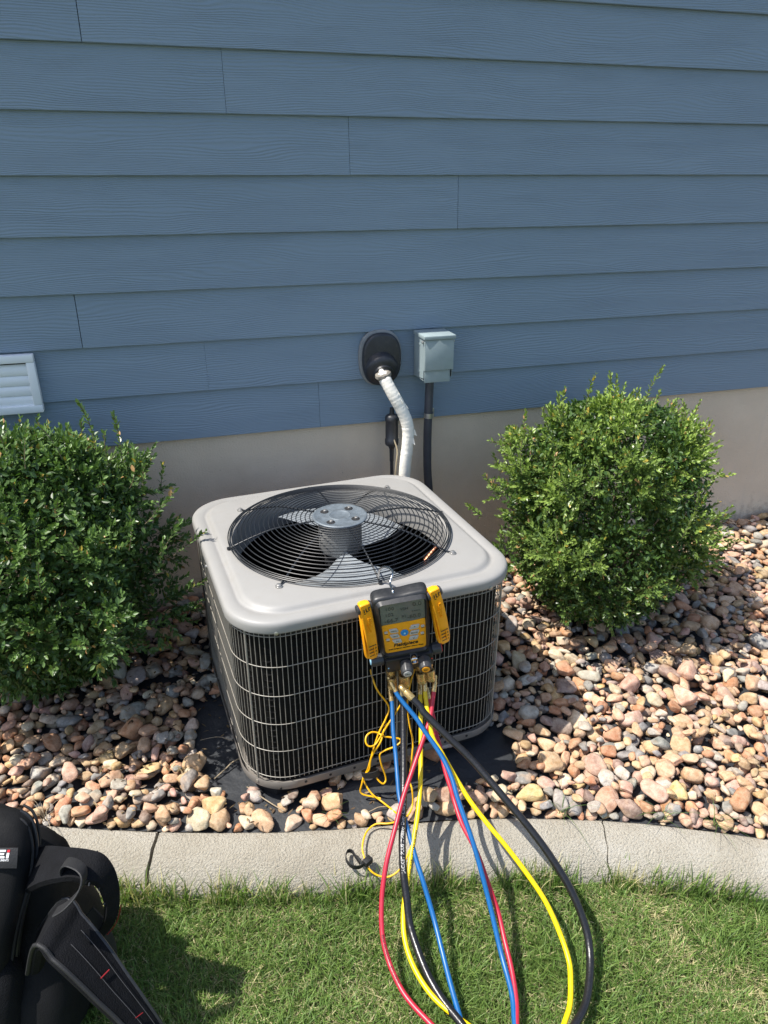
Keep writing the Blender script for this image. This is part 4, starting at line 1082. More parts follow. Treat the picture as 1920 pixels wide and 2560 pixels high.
def pocket_edge(sx, off, dx):
    pts = []
    for z, hx, cy in ((.352, .100, .010), (.340, .122, .006), (.315, .136, -.006), (.28, .140, -.024), (.23, .130, -.055), (.17, .108, -.092), (.10, .090, -.122), (.02, .078, -.150), (-.06, .070, -.165)):
        pts.append(MBG @ Vector((sx * (hx + dx) - .004, cy + off, z * 1.09 if z > 0 else z)))
    return spline(pts, 5)
build('piping', MB().tube(pocket_edge(1, -.012, .000), .0032, 8), M_WEB, pocket)
build('zip', MB().tube(pocket_edge(1, .004, .002), .0042, 8), M_RUB, pocket)
build('piping', MB().tube(pocket_edge(1, .020, .001), .0030, 8), M_WEB, pocket)
build('mesh_pocket', bagloft([(LAWN_Z + .015, .10, .05, 3.5, -.015, -.160), (-.04, .115, .055, 3.5, -.015, -.160), (.04, .118, .05, 3.4, -.015, -.155), (.09, .116, .04, 3.2, -.012, -.142), (.11, .10, .028, 3, -.012, -.135)]), M_NYLON2, bag)
# patch with the maker's mark
PZ = R(34)
MP = MBG @ Matrix.Translation((.100, -.072, .346)) @ Matrix.Rotation(-PZ, 4, 'X') @ Matrix.Scale(.62, 4)
patch = build('patch', MB().box((-.03, .0, 0), (.15, .004, .064), .0015, MP), M_WEB, pocket)
def glyph(polys, m, nm):
    mb = MB()
    for o in polys: mb.prism([(x + .18 * z, z) for x, z in o], -.0032, -.002, 0, MP)
    build(nm, mb, m, patch, smooth=False)
h = .026
glyph([[(-.034, 0), (-.006, 0), (-.006, .006), (-.028, .006), (-.028, .010), (-.010, .010), (-.010, .016), (-.028, .016), (-.028, .020), (-.006, .020), (-.006, h), (-.034, h)]], M_WHITE, 'letter_e')
glyph([[(.0, 0), (.010, 0), (.010, .0165), (.0, .0165)]], M_WHITE, 'letter_i')
glyph([[(.0, .0185), (.010, .0185), (.010, h), (.0, h)]], M_RED, 'letter_dot')
glyph([[(-.072, 0), (-.040, 0), (-.040, h), (-.047, h), (-.047, .007), (-.065, .007), (-.065, h), (-.072, h)]], M_WHITE, 'letter_u')
lettering('patch_lettering', "TEST INSTRUMENTS", .0092, MP @ Matrix.Translation((-.030, -.0025, -.0065)) @ Matrix.Rotation(R(90), 4, 'X'), M_WHITE, patch, .0003, shear=.1, bold=.0001)
def dense(k, per=5): return spline(P[k], per)
so, si = dense('strap_far_o'), dense('strap_far_i')
f_ = build('shoulder_strap', MB().ribbon(so, si, .022, puff=.2), M_NYLON2, bag)
mid = [a.lerp(b, .5) for a, b in zip(so, si)]
for q in (22, 29, 36, 43):
    n_ = (so[q] - si[q])
    build('quilt_seam', MB().tube([so[q] + n_ * .02 + Vector((0, -.003, .006)), mid[q] + Vector((0, -.006, .008)), si[q] - n_ * .02 + Vector((0, -.004, .002))], .0016, 6), M_RUB, f_)
build('red_stitching', MB().tube([so[k_] + Vector((.004, -.004, .0)) for k_ in range(40, 54)], .0011, 6), M_REDTHREAD, f_)
so2, si2 = spline([(-.405, 1.215, .13)] + P['strap_near_o'][1:], 5), spline([(-.425, 1.135, .10)] + P['strap_near_i'][1:], 5)
n_ = build('shoulder_strap', MB().ribbon(so2, si2, .024, puff=.25), M_NYLON2, bag)
def on_strap(u, q, lift):
    w = si2[q] - so2[q]; t = (so2[min(q + 1, len(so2) - 1)] - so2[max(q - 1, 0)]); nn = t.cross(w).normalized()
    if nn.z < 0: nn = -nn
    return so2[q] + w * u + nn * (lift + .0055)
build('binding', MB().tube([on_strap(.02, q, .005) for q in range(len(so2))], .0035, 8), M_RUB, n_)
build('binding', MB().tube([on_strap(.97, q, .005) for q in range(len(so2))], .0045, 8), M_WEB, n_)
for u in (.28, .60):
    build('stitch_line', MB().tube([on_strap(u, q, .0112) for q in range(12, len(so2) - 4)], .0006, 5), M_GREYTHREAD, n_)
build('red_stitching', MB().tube([on_strap(u, 22, .0115) for u in (.36, .45, .54, .62)], .0012, 6), M_REDTHREAD, n_)
build('red_stitching', MB().tube([on_strap(u, 31, .0115) for u in (.36, .45, .54, .62)], .0007, 6), M_REDTHREAD, n_)
hc = [a.lerp(b, .5) for a, b in zip(dense('handle_o'), dense('handle_i'))]
build('carry_handle', MB().ribbon([q + Vector((.004, .014, -.004)) for q in hc], [q - Vector((.004, .014, -.004)) for q in hc], .004), M_WEB, bag)
lo = [Vector(q) for q in ((-.30, 1.215, .16), (-.285, 1.21, .13), (-.275, 1.20, .10), (-.268, 1.195, .06), (-.27, 1.19, .02))]
build('strap_keeper', MB().ribbon(spline(lo, 5), spline([q + Vector((-.035, -.02, -.02)) for q in lo], 5), .004), M_WEB, bag)
build('back_panel', bagloft([(LAWN_Z + .01,   .11, .03, 3.5, .0, .105), (0, .115, .035, 3.5, .0, .108), (.15, .115, .035, 3.5, .0, .105), (.24, .11, .03, 3.2, .0, .10), (.28, .09, .02, 3, .0, .095)], zk=.85), M_NYLON2, bag)

# ------------------------------------------------------------------ numpy mesh with a tint attribute
def np_mesh(name, V, F, tint, m, parent=None, smooth=False, loc=None):
    me = bpy.data.meshes.new(name)
    nv, nf, k = len(V), len(F), F.shape[1]
    me.vertices.add(nv); me.vertices.foreach_set("co", V.astype(np.float32).ravel())
    me.loops.add(nf * k); me.loops.foreach_set("vertex_index", F.astype(np.int32).ravel())
    me.polygons.add(nf); me.polygons.foreach_set("loop_start", np.arange(0, nf * k, k, dtype=np.int32))
    me.polygons.foreach_set("use_smooth", np.full(nf, smooth))
    a = me.attributes.new("tint", 'FLOAT_COLOR', 'POINT')
    a.data.foreach_set("color", np.c_[tint, np.ones(nv)].astype(np.float32).ravel())
    me.materials.append(m); me.update(); me.validate()
    o = bpy.data.objects.new(name, me); col.objects.link(o)
    if parent is not None: o.parent = parent
    return o

def visible(p):
    """projects a world point to 768x1024 pixels (used only to pick which rocks show largest)."""
    v = cam.matrix_basis.inverted() @ Vector(p)
    if v.z > -.1: return None
    f = 1834.4 * .4
    return 384 + f * v.x / -v.z, 512 - f * v.y / -v.z, -v.z

# ------------------------------------------------------------------ river rock
rs = np.random.default_rng(21)
def rock_shape(seed, sub):
    bm = bmesh.new(); bmesh.ops.create_icosphere(bm, subdivisions=sub, radius=1.0)
    rg = np.random.default_rng(seed)
    V = np.array([v.co[:] for v in bm.verts]); F = np.array([[v.index for v in f.verts] for f in bm.faces]); bm.free()
    p = rg.uniform(2.1, 3.6)
    V = V / (np.abs(V) ** p).sum(1, keepdims=True) ** (1 / p)
    for _ in range(rg.integers(5, 10)):
        nn = rg.normal(size=3); nn /= np.linalg.norm(nn); d = rg.uniform(.48, .84)
        e = V @ nn - d
        V -= np.where(e > 0, e * rg.uniform(.75, 1.0), 0)[:, None] * nn
    off = rg.uniform(0, 50, 3)
    dn = np.array([noise.noise(Vector(q * 1.3 + off)) * .13 + noise.noise(Vector(q * 3.1 + off)) * .045 for q in V])
    V = V * (1 + dn[:, None])
    V[:, 0] *= 1.0; V[:, 1] *= rg.uniform(.6, .92); V[:, 2] *= rg.uniform(.42, .66)
    V -= V.mean(0)
    V /= np.abs(V[:, 0]).max()
    return V, F
NVAR = 16
SH2 = [rock_shape(100 + i, 2) for i in range(NVAR)]
SH1 = [rock_shape(100 + i, 1) for i in range(NVAR)]
SH3 = [rock_shape(100 + i, 3) for i in range(NVAR)]
PAL = [("tan", (.62, .42, .235), 0.21), ("peach", (.68, .42, .27), 0.19), ("cream", (.72, .60, .45), 0.11), ("pale grey", (.47, .455, .43), 0.11), ("blue grey", (.25, .265, .28), 0.1),
       ("rust orange", (.58, .265, .13), 0.1), ("pink", (.62, .37, .30), 0.11), ("plum brown", (.29, .20, .185), .05), ("golden", (.58, .39, .17), .05)]
GX0, GX1, GY0, GY1, GS = -1.7, 3.3, .55, 2.72, .005
NXg, NYg = int((GX1 - GX0) / GS), int((GY1 - GY0) / GS)
xx = GX0 + (np.arange(NXg) + .5) * GS; yy = GY0 + (np.arange(NYg) + .5) * GS
tt = np.clip((yy - 1.75) / .9, 0, 1)
HM = np.repeat((BED + .05 * tt)[None, :], NXg, 0)
def inpoly(x, y, poly):
    c = False; j = len(poly) - 1
    for i in range(len(poly)):
        xi, yi, xj, yj = poly[i][0], poly[i][1], poly[j][0], poly[j][1]
        if (yi > y) != (yj > y) and x < (xj - xi) * (y - yi) / (yj - yi) + xi: c = not c
        j = i
    return c
acinv = MA.inverted()
def rock_ok(x, y, s, rg):
    if y < kb(x) + s * .55 or y > 2.695 - s * .6: return False
    q = acinv @ Vector((x, y, 0))
    if abs(q.x) < .43 - .05 + s * .2 and abs(q.y) < .43 - .05 + s * .2: return False
    if inpoly(x, y, P['bare_left']) or inpoly(x, y, P['bare_right']): return False
    return True
rocks = []
def try_drop(x, y, s, cap=None):
    si_ = rs.integers(NVAR); V = SH2[si_][0]
    yaw = rs.uniform(0, 2 * math.pi); tl = rs.normal(0, .22, 2)
    Rm = (Matrix.Rotation(yaw, 3, 'Z') @ Matrix.Rotation(tl[0], 3, 'X') @ Matrix.Rotation(tl[1], 3, 'Y'))
    W = V @ np.array(Rm).T * s
    ix = ((x + W[:, 0] - GX0) / GS).astype(int); iy = ((y + W[:, 1] - GY0) / GS).astype(int)
    if ix.min() < 0 or iy.min() < 0 or ix.max() >= NXg or iy.max() >= NYg: return
    low = W[:, 2] < 0
    if cap is not None and (HM[ix, iy] - (BED + .05 * min(1, max(0, (y - 1.75) / .9)))).mean() > cap: return
    need = HM[ix[low], iy[low]] - W[low, 2]
    z = .32 * need.max() + .68 * np.percentile(need, 55)
    rocks.append((x, y, z, s, si_, Rm))
    # raise the height field
    ax, bx_ = ix.min(), ix.max() + 1; ay, by = iy.min(), iy.max() + 1
    gxs = (GX0 + (np.arange(ax, bx_) + .5) * GS - x)[:, None]; gys = (GY0 + (np.arange(ay, by) + .5) * GS - y)[None, :]
    A = np.cov(W[:, :2].T) * 4.4; Ai = np.linalg.inv(A)
    rr2 = Ai[0, 0] * gxs ** 2 + 2 * Ai[0, 1] * gxs * gys + Ai[1, 1] * gys ** 2
    top = z + W[:, 2].max() * np.sqrt(np.clip(1 - rr2, 0, 1))
    sub = HM[ax:bx_, ay:by]; np.copyto(sub, np.maximum(sub, np.where(rr2 < 1, top, -9)))
def rsize(): return float(np.clip(rs.lognormal(math.log(.0205), .33), .010, .043))
cells = []
sp = .0280
y = GY0
while y < 2.69:
    x = GX0 + .02
    while x < GX1 - .02:
        cells.append((x + rs.uniform(-.013, .013), y + rs.uniform(-.013, .013))); x += sp
    y += sp
rs.shuffle(cells)
x = -1.5
while x < 3.2:                                   # a row of stones tight against the kerb
    s = rsize(); y = kb(x) + s * rs.uniform(.62, .9)
    if not (.34 < x < .62 and rs.random() < .6): try_drop(x, y, s)
    x += s * rs.uniform(1.3, 1.9)
for x, y in cells:
    s = rsize()
    if not rock_ok(x, y, s, rs): continue
    if inpoly(x, y, P['sparse']) and rs.random() > .30: continue
    pv = visible((x, y, 0))
    if pv is None or not (-150 < pv[0] < 920): continue
    try_drop(x, y, s, .034)
rs.shuffle(cells)
for x, y in cells:
    s = rsize() * .85; x += rs.uniform(-.02, .02); y += rs.uniform(-.02, .02)
    if not rock_ok(x, y, s, rs) or inpoly(x, y, P['sparse']): continue
    pv = visible((x, y, 0))
    if pv is None or not (-150 < pv[0] < 920): continue
    try_drop(x, y, s, .022)
for x, y in cells:                               # chinking: small stones where fabric still shows
    for _ in range(2):
        s = rsize() * .72; x2 = x + rs.uniform(-.014, .014); y2 = y + rs.uniform(-.014, .014)
        if not rock_ok(x2, y2, s, rs) or inpoly(x2, y2, P['sparse']): continue
        pv = visible((x2, y2, 0))
        if pv is None or not (-150 < pv[0] < 920): continue
        try_drop(x2, y2, s, .011)
for _ in range(2):                               # pea-sized stones wherever bare fabric is left
    for x, y in cells:
        for _k in range(2):
            x2 = x + rs.uniform(-.015, .015); y2 = y + rs.uniform(-.015, .015); s = rs.uniform(.009, .017)
            gx, gy = int((x2 - GX0) / GS), int((y2 - GY0) / GS)
            if not (3 < gx < NXg - 4 and 3 < gy < NYg - 4): continue
            if HM[gx - 1:gx + 2, gy - 1:gy + 2].mean() - (BED + .05 * min(1, max(0, (y2 - 1.75) / .9))) > .007: continue
            if not rock_ok(x2, y2, s, rs) or inpoly(x2, y2, P['sparse']): continue
            pv = visible((x2, y2, 0))
            if pv is None or not (-150 < pv[0] < 920): continue
            try_drop(x2, y2, s)
names_, cols_, w_ = zip(*PAL); w_ = np.array(w_) / sum(w_)
# which rocks show largest in the frame
BUSHES = [(-.50, 2.22, .5, .44, .42, .50), (1.50, 2.20, .48, .52, .42, .48)]
def hidden(p):
    o = Vector((0, 0, 1.62)); d = Vector(p) - o
    for cx, cy, cz, rx, ry, rz in BUSHES:
        s_ = Vector((1 / rx, 1 / ry, 1 / rz)); oo = Vector(((o.x - cx) * s_.x, (o.y - cy) * s_.y, (o.z - cz) * s_.z)); dd = Vector((d.x * s_.x, d.y * s_.y, d.z * s_.z))
        a, b, c = dd.dot(dd), oo.dot(dd), oo.dot(oo) - .92
        if b * b - a * c > 0 and b < 0 and (-b - math.sqrt(b * b - a * c)) / a < 1: return True
    for t in np.linspace(.4, .98, 14):
        q = acinv @ (o + d * float(t))
        if abs(q.x) < .41 and abs(q.y) < .41 and 0 < q.z < .57: return True
    return False
score = []
for i, (x, y, z, s, si_, Rm) in enumerate(rocks):
    W = SH2[si_][0] @ np.array(Rm).T * s
    ztop = z + W[:, 2].max(); gx, gy = int((x - GX0) / GS), int((y - GY0) / GS)
    win = HM[max(0, gx - 2):gx + 3, max(0, gy - 2):gy + 3].mean()
    pv = visible((x, y, ztop)); sc = 0
    if pv and 4 < pv[0] < 764 and 4 < pv[1] < 1020 and not (pv[0] < 50 and pv[1] > 800) and not hidden((x, y, ztop)):
        ex = min(1, max(0, 1 - (win - ztop + .006) / .012))
        sc = (s / pv[2]) ** 2 * ex
    score.append(sc)
order = np.argsort(score)[::-1]
rank = np.empty(len(order), int); rank[order] = np.arange(len(order))
single = set(int(i) for i in order[:300] if score[i] > 0)
ME3 = []
for i in range(NVAR):
    V, F = SH3[i]; me = bpy.data.meshes.new('river_rock'); me.from_pydata(V.tolist(), [], F.tolist())
    me.polygons.foreach_set("use_smooth", [True] * len(me.polygons)); me.materials.append(M_ROCK); ME3.append(me)
def rock_tint(rg):
    k = rg.choice(len(names_), p=w_); c = np.array(cols_[k]) * rg.uniform(.60, 1.02) * rg.uniform(.94, 1.06, 3)
    return k, c
def region(x, y):
    if x < -.12 and y > 1.95: return "shaded by the left boxwood"
    if x < .02: return "behind the backpack" if x < -.3 else "left of the bare black fabric"
    if x < .80 and y < 1.75: return "between the condenser and the kerb"
    if x < 1.12: return "at the right foot of the condenser"
    if y - kb(x) < .12: return "against the kerb right of the hoses"
    if y > 2.25: return "near the wall behind the right boxwood"
    if y > 1.80: return "shaded by the right boxwood"
    return "in the sunlit right bed"
VV, FF, TT = [], [], []; base_i = 0; lab_count = {}
for i, (x, y, z, s, si_, Rm) in enumerate(rocks):
    k, c = rock_tint(rs)
    if i in single:
        o = bpy.data.objects.new('river_rock', ME3[si_]); col.objects.link(o)
        M = Rm.to_4x4() @ Matrix.Scale(s, 4); M.translation = (x, y, z); o.matrix_world = M
        o.color = (*[float(q) for q in c], 1)
        reg = region(x, y)
        size = "large" if s > .032 else ("small" if s < .023 else "mid-sized")
        e = SH3[si_][0].max(0) - SH3[si_][0].min(0)
        shp = "flat" if e[2] / e[0] < .43 else ("long" if e[1] / e[0] < .72 else ("chunky" if e[2] / e[0] > .58 else "oval"))
        lab = "%s %s %s river rock %s" % (size, shp, names_[k], region(x, y))
        tag(o, lab, "rock", "%s rocks %s" % (names_[k], region(x, y)))
        lab_count.setdefault(lab, []).append((visible((x, y, z))[0], o))
    else:
        V, F = SH2[si_] if rank[i] < 3000 else SH1[si_]
        VV.append(V @ np.array(Rm).T * s + np.array((x, y, z))); FF.append(F + base_i); base_i += len(V)
        TT.append(np.repeat(c[None, :], len(V), 0))
for lab, os_ in lab_count.items():
    os_.sort(key=lambda t: t[0]); n_l = len(os_)
    if 1 < n_l <= 9:
        for j, (_, o) in enumerate(os_):
            o["label"] = lab + ", " + ("leftmost" if j == 0 else "rightmost" if j == n_l - 1 else ("", "second", "third", "fourth", "fifth", "sixth", "seventh", "eighth")[j] + " from left")
fill = np_mesh('river_rock_fill', np.concatenate(VV), np.concatenate(FF), np.concatenate(TT), M_ROCKS, smooth=True)
tag(fill, "remaining tan, pink and grey river rock filling the bed", "rocks", kind='stuff')

# ------------------------------------------------------------------ leaves and blades
LEAF = np.array([(0, 0, 0), (.30, .40, .10), (.66, .40, .09), (1, 0, -.03), (.66, -.40, .09), (.30, -.40, .10)])
LF = np.array([(0, 3, 2, 1), (0, 5, 4, 3)])
def leaf_cloud(pos, dirv, nrm, L, Wd, tint):
    d = dirv / np.linalg.norm(dirv, axis=1, keepdims=True)
    n0 = nrm - d * (nrm * d).sum(1, keepdims=True); n0 /= np.maximum(np.linalg.norm(n0, axis=1, keepdims=True), 1e-6)
    s_ = np.cross(d, n0); N = len(pos)
    V = pos[:, None, :] + d[:, None, :] * (LEAF[None, :, 0:1] * L[:, None, None]) + s_[:, None, :] * (LEAF[None, :, 1:2] * Wd[:, None, None]) + n0[:, None, :] * (LEAF[None, :, 2:3] * Wd[:, None, None])
    F = (LF[None] + (np.arange(N) * 6)[:, None, None]).reshape(-1, 4)
    return V.reshape(-1, 3), F, np.repeat(tint, 6, 0)

def boxwood(name, label, c, prof, lob, nshoot, seed, leafL, extra, bright_c, xmax):
    """prof: list of (z, radius); lob(angle, z) scales the radius. Shoots stand on the surface, leaves in pairs along each."""
    rg = np.random.default_rng(seed)
    root = thing(name, (c[0], c[1], bed_z(*c)), label, "bush", "boxwood bushes against the foundation")
    zs = np.array([p[0] for p in prof]); rsr = np.array([p[1] for p in prof])
    pos, dr, nr, Ls, Ws, tn = [], [], [], [], [], []
    stems = MB()
    def shoot(p, d, length, depth, bright, draw=False):
        side0 = np.cross(d, rg.normal(size=3)); side0 /= np.linalg.norm(side0)
        nl = max(3, int(length / .0095)); bend = rg.normal(0, .22, 3) + np.array((0, 0, .18))
        q = p.copy(); dd = d.copy(); pts = [q.copy()]
        for j in range(nl):
            f = j / nl
            dd = dd + bend * (1.2 / nl); dd /= np.linalg.norm(dd)
            q = q + dd * (length / nl); pts.append(q.copy())
            sd = side0 if j % 2 == 0 else np.cross(dd, side0)
            sd = sd - dd * sd.dot(dd); sd /= np.linalg.norm(sd)
            for sg in (1, -1):
                if rg.random() < .08: continue
                ld = dd * (.75 + .5 * f) + sd * sg * (1.0 - .45 * f) + rg.normal(0, .16, 3)
                pos.append(q); dr.append(ld); nr.append(dd + rg.normal(0, .35, 3) + np.array((0, 0, .25)))
                l_ = leafL * rg.uniform(.72, 1.12) * (1 - .35 * max(0, f - .7) / .3); Ls.append(l_); Ws.append(l_ * rg.uniform(.50, .62))
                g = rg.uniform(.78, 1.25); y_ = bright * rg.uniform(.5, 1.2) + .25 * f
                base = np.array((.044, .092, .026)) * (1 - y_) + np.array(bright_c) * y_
                if rg.random() < .018: base = np.array((.42, .33, .06))
                elif rg.random() < .014: base = np.array((.40, .24, .10))
                tn.append(base * g)
        if draw: stems.tube(pts, .0012, 4)
    ncl = nshoot // 17
    for i in range(ncl):
        t = (i + rg.random()) / ncl; z = zs[0] + (zs[-1] - zs[0]) * (t ** .85)
        a = i * 2.39996 + rg.uniform(-.5, .5); r = np.interp(z, zs, rsr) * lob(a, z) * rg.uniform(.70, 1.10)
        dz = 1e-2; slope = (np.interp(z + dz, zs, rsr) - np.interp(z - dz, zs, rsr)) / (2 * dz)
        out = np.array((math.cos(a), math.sin(a), min(2.5, max(-.5, -slope * .8)))); out /= np.linalg.norm(out)
        cl = rg.uniform(.07, .15); zrel = (z - zs[0]) / (zs[-1] - zs[0])
        cc = np.array((c[0] + r * math.cos(a), c[1] + r * math.sin(a), z)) - out * cl
        cb = rg.uniform(-.2, .25)
        if rg.random() < .13: continue
        for j in range(rg.integers(17, 32)):
            d = out * rg.uniform(.5, 1.0) + np.array((0, 0, .40)) + rg.normal(0, .52, 3); d /= np.linalg.norm(d)
            L = cl * rg.uniform(.55, 1.0); p = cc + d * cl * .28 + rg.normal(0, .012, 3)
            tip = p + d * L
            if tip[1] > 2.66: p[1] -= tip[1] - 2.66
            if tip[2] < .0: continue
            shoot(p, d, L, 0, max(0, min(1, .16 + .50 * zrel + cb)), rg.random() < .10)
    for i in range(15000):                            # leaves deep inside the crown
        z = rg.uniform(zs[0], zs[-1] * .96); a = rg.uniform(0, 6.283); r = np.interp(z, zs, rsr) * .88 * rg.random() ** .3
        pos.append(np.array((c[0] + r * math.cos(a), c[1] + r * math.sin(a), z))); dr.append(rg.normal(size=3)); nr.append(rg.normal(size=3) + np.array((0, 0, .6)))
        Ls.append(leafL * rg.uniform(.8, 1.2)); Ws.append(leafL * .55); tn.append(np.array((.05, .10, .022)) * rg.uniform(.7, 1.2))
    for (px_, py_, pz_, dx_, dy_, dz_, L) in extra:
        d = np.array((dx_, dy_, dz_), float); d /= np.linalg.norm(d)
        shoot(np.array((px_, py_, pz_)), d, L, 0, .6, True)
    for i in range(45):                              # stray new growth standing proud of the crown
        t = rg.random() ** .6; z = zs[0] + (zs[-1] - zs[0]) * t; a = rg.uniform(0, 6.283); r = np.interp(z, zs, rsr) * lob(a, z) * .97
        d = np.array((math.cos(a) * (1.1 - t), math.sin(a) * (1.1 - t), .35 + .8 * t)) + rg.normal(0, .18, 3); d /= np.linalg.norm(d)
        L = rg.uniform(.07, .14); q0 = np.array((c[0] + r * math.cos(a), c[1] + r * math.sin(a), z)) - d * L * .3
        if q0[1] + d[1] * L < 2.65 and q0[2] > .06 and q0[0] + d[0] * L < xmax: shoot(q0, d, L, 0, .45 + .3 * rg.random(), True)
    # top centre cap
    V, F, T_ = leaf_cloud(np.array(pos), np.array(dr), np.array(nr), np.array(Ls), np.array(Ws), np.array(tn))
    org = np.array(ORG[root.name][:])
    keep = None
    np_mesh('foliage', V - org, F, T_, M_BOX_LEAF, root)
    for k in range(9):
        a = 2 * math.pi * k / 9 + rg.uniform(-.3, .3); z1 = rg.uniform(.35, .75); r1 = np.interp(z1, zs, rsr) * .75
        b0 = np.array((c[0] + .03 * math.cos(a), c[1] + .03 * math.sin(a), bed_z(*c) - .02)); b1 = np.array((c[0] + r1 * math.cos(a), c[1] + r1 * math.sin(a), z1))
        stems.tube(spline([b0, b0 * .6 + b1 * .4 + np.array((0, 0, .06)), b1], 5), [.008 - .0055 * q / 10 for q in range(11)], 6)
    tag(build('stems', stems, M_STEM, root), kind='stuff')
    return root

def lob_r(a, z): return 1 + .10 * math.sin(2 * a + .6) + .10 * math.sin(3 * a + 9 * z) + .09 * math.sin(5 * a - 11 * z + 1)
def lob_l(a, z): return 1 + .09 * math.sin(2 * a + 2.2) + .11 * math.sin(3 * a + 7 * z + 1) + .09 * math.sin(5 * a - 12 * z)
boxwood('boxwood_bush', "rounded boxwood bush right of the condenser, yellowish on top", (1.53, 2.20), [(.03, .21), (.12, .33), (.25, .405), (.42, .44), (.58, .41), (.70, .35), (.79, .265), (.85, .16), (.875, .06)], lob_r, 2100, 4, .0210,
        [(1.12, 2.12, .66, -.25, 0, 1, .13), (1.28, 2.16, .80, -.25, 0, 1, .12), (1.38, 2.18, .85, -.05, 0, 1, .14), (1.63, 2.2, .84, .1, 0, 1, .15), (1.05, 2.15, .58, -.6, -.1, .7, .12), (1.00, 2.15, .50, -.7, 0, .5, .10),
         (1.88, 2.15, .36, 1, -.1, .75, .14), (1.92, 2.12, .28, 1, -.1, .6, .13), (1.85, 2.18, .45, .8, 0, .8, .13), (1.92, 2.10, .2, 1, -.1, .4, .13), (1.5, 2.2, .86, 0, 0, 1, .1), (1.78, 2.2, .52, .6, 0, 1, .12)], (.25, .345, .072), 9)
boxwood('boxwood_bush', "large dark boxwood bush left of the condenser, partly out of the picture", (-.50, 2.27), [(.05, .12), (.14, .26), (.27, .40), (.45, .47), (.62, .44), (.75, .36), (.83, .25), (.885, .12), (.905, .05)], lob_l, 2000, 9, .0230,
        [(-.24, 2.18, .88, .05, 0, 1, .15), (-.17, 2.16, .84, .1, 0, 1, .14), (-.33, 2.15, .86, -.1, 0, 1, .11), (-.13, 2.12, .64, .9, -.1, .8, .15), (-.06, 2.12, .52, .9, 0, .7, .14), (-.10, 2.08, .55, .7, -.1, .9, .12), (-.04, 2.10, .40, 1, 0, .35, .12), (-.47, 2.15, .9, -.1, 0, 1, .12), (-.42, 2.1, .86, .1, 0, 1, .12)], (.135, .22, .062), -.04)

# ------------------------------------------------------------------ lawn grass
gr = np.random.default_rng(77)
def blades(X, Y, h, w, lean_amt, tint, z0=LAWN_Z):
    N = len(X); az = gr.uniform(0, 2 * np.pi, N); lean = np.abs(gr.normal(.55, .35, N)) * lean_amt
    ld = np.c_[np.cos(az), np.sin(az)]; fa = az + gr.normal(np.pi / 2, .5, N); wd = np.c_[np.cos(fa), np.sin(fa)]
    lv = np.array((0, .38, .72, 1.0)); V = []
    for q, f in enumerate(lv):
        hor = h * lean * f ** 1.7; ver = h * f * (1 - .32 * np.minimum(lean, 1.4) * f)
        P_ = np.c_[X + ld[:, 0] * hor, Y + ld[:, 1] * hor, z0 + ver]
        if q < 3:
            ww = w * (1, .95, .62)[q] * .5
            V += [P_ - np.c_[wd * ww[:, None], np.zeros(N)], P_ + np.c_[wd * ww[:, None], np.zeros(N)]]
        else: V.append(P_)
    V = np.stack(V, 1)
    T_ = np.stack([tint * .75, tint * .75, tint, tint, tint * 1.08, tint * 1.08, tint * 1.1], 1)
    b = np.arange(N)[:, None] * 7
    Fq = np.concatenate([b + np.array((0, 1, 3, 2)), b + np.array((2, 3, 5, 4)), b + np.array((4, 5, 6, 6))])
    return V.reshape(-1, 3), Fq, T_.reshape(-1, 3)
def tints(N, X, Y):
    pat = np.array([noise.noise(Vector((x * 4.5, y * 4.5, 2.2))) + .6 * noise.noise(Vector((x * 11, y * 11, 8))) for x, y in zip(X, Y)])
    dry = gr.random(N) < np.clip(.20 + .40 * pat, .03, .6)
    g0 = np.array((.080, .150, .034)) * gr.uniform(.5, 1.4, (N, 1)) + np.array((.10, .11, .030)) * gr.random((N, 1))
    d0 = np.array((.50, .45, .25)) * gr.uniform(.6, 1.15, (N, 1))
    return np.where(dry[:, None], d0, g0), dry
kbv = np.vectorize(kb)
def region_pts(n, x0, x1, d0, d1, cond):
    X = gr.uniform(x0, x1, n); back = kbv(X) - .145; Y = back - gr.uniform(d0, d1, n)
    k = cond(X, Y); return X[k], Y[k]
parts = []
# dense turf in front of the kerb
X, Y = region_pts(115000, -1.0, 1.75, -.004, .62, lambda x, y: y > .50)
N = len(X); T_, dry = tints(N, X, Y)
cl_ = np.array([noise.noise(Vector((x * 6, y * 6, 9.1))) for x, y in zip(X, Y)]); h_ = gr.uniform(.014, .046, N) * np.where(dry, .7, 1.0) * np.clip(1.05 + .7 * cl_, .55, 1.7); parts.append(blades(X, Y, h_, gr.uniform(.0016, .0032, N), np.where(dry, 2.2, 1.25), T_))
# looser grass farther out
X, Y = region_pts(40000, -2.6, 3.2, .0, 1.6, lambda x, y: ~((x > -1.0) & (x < 1.75) & (y > .5)))
N = len(X); T_, dry = tints(N, X, Y); parts.append(blades(X, Y, gr.uniform(.03, .055, N), gr.uniform(.003, .0055, N), 1.1, T_))
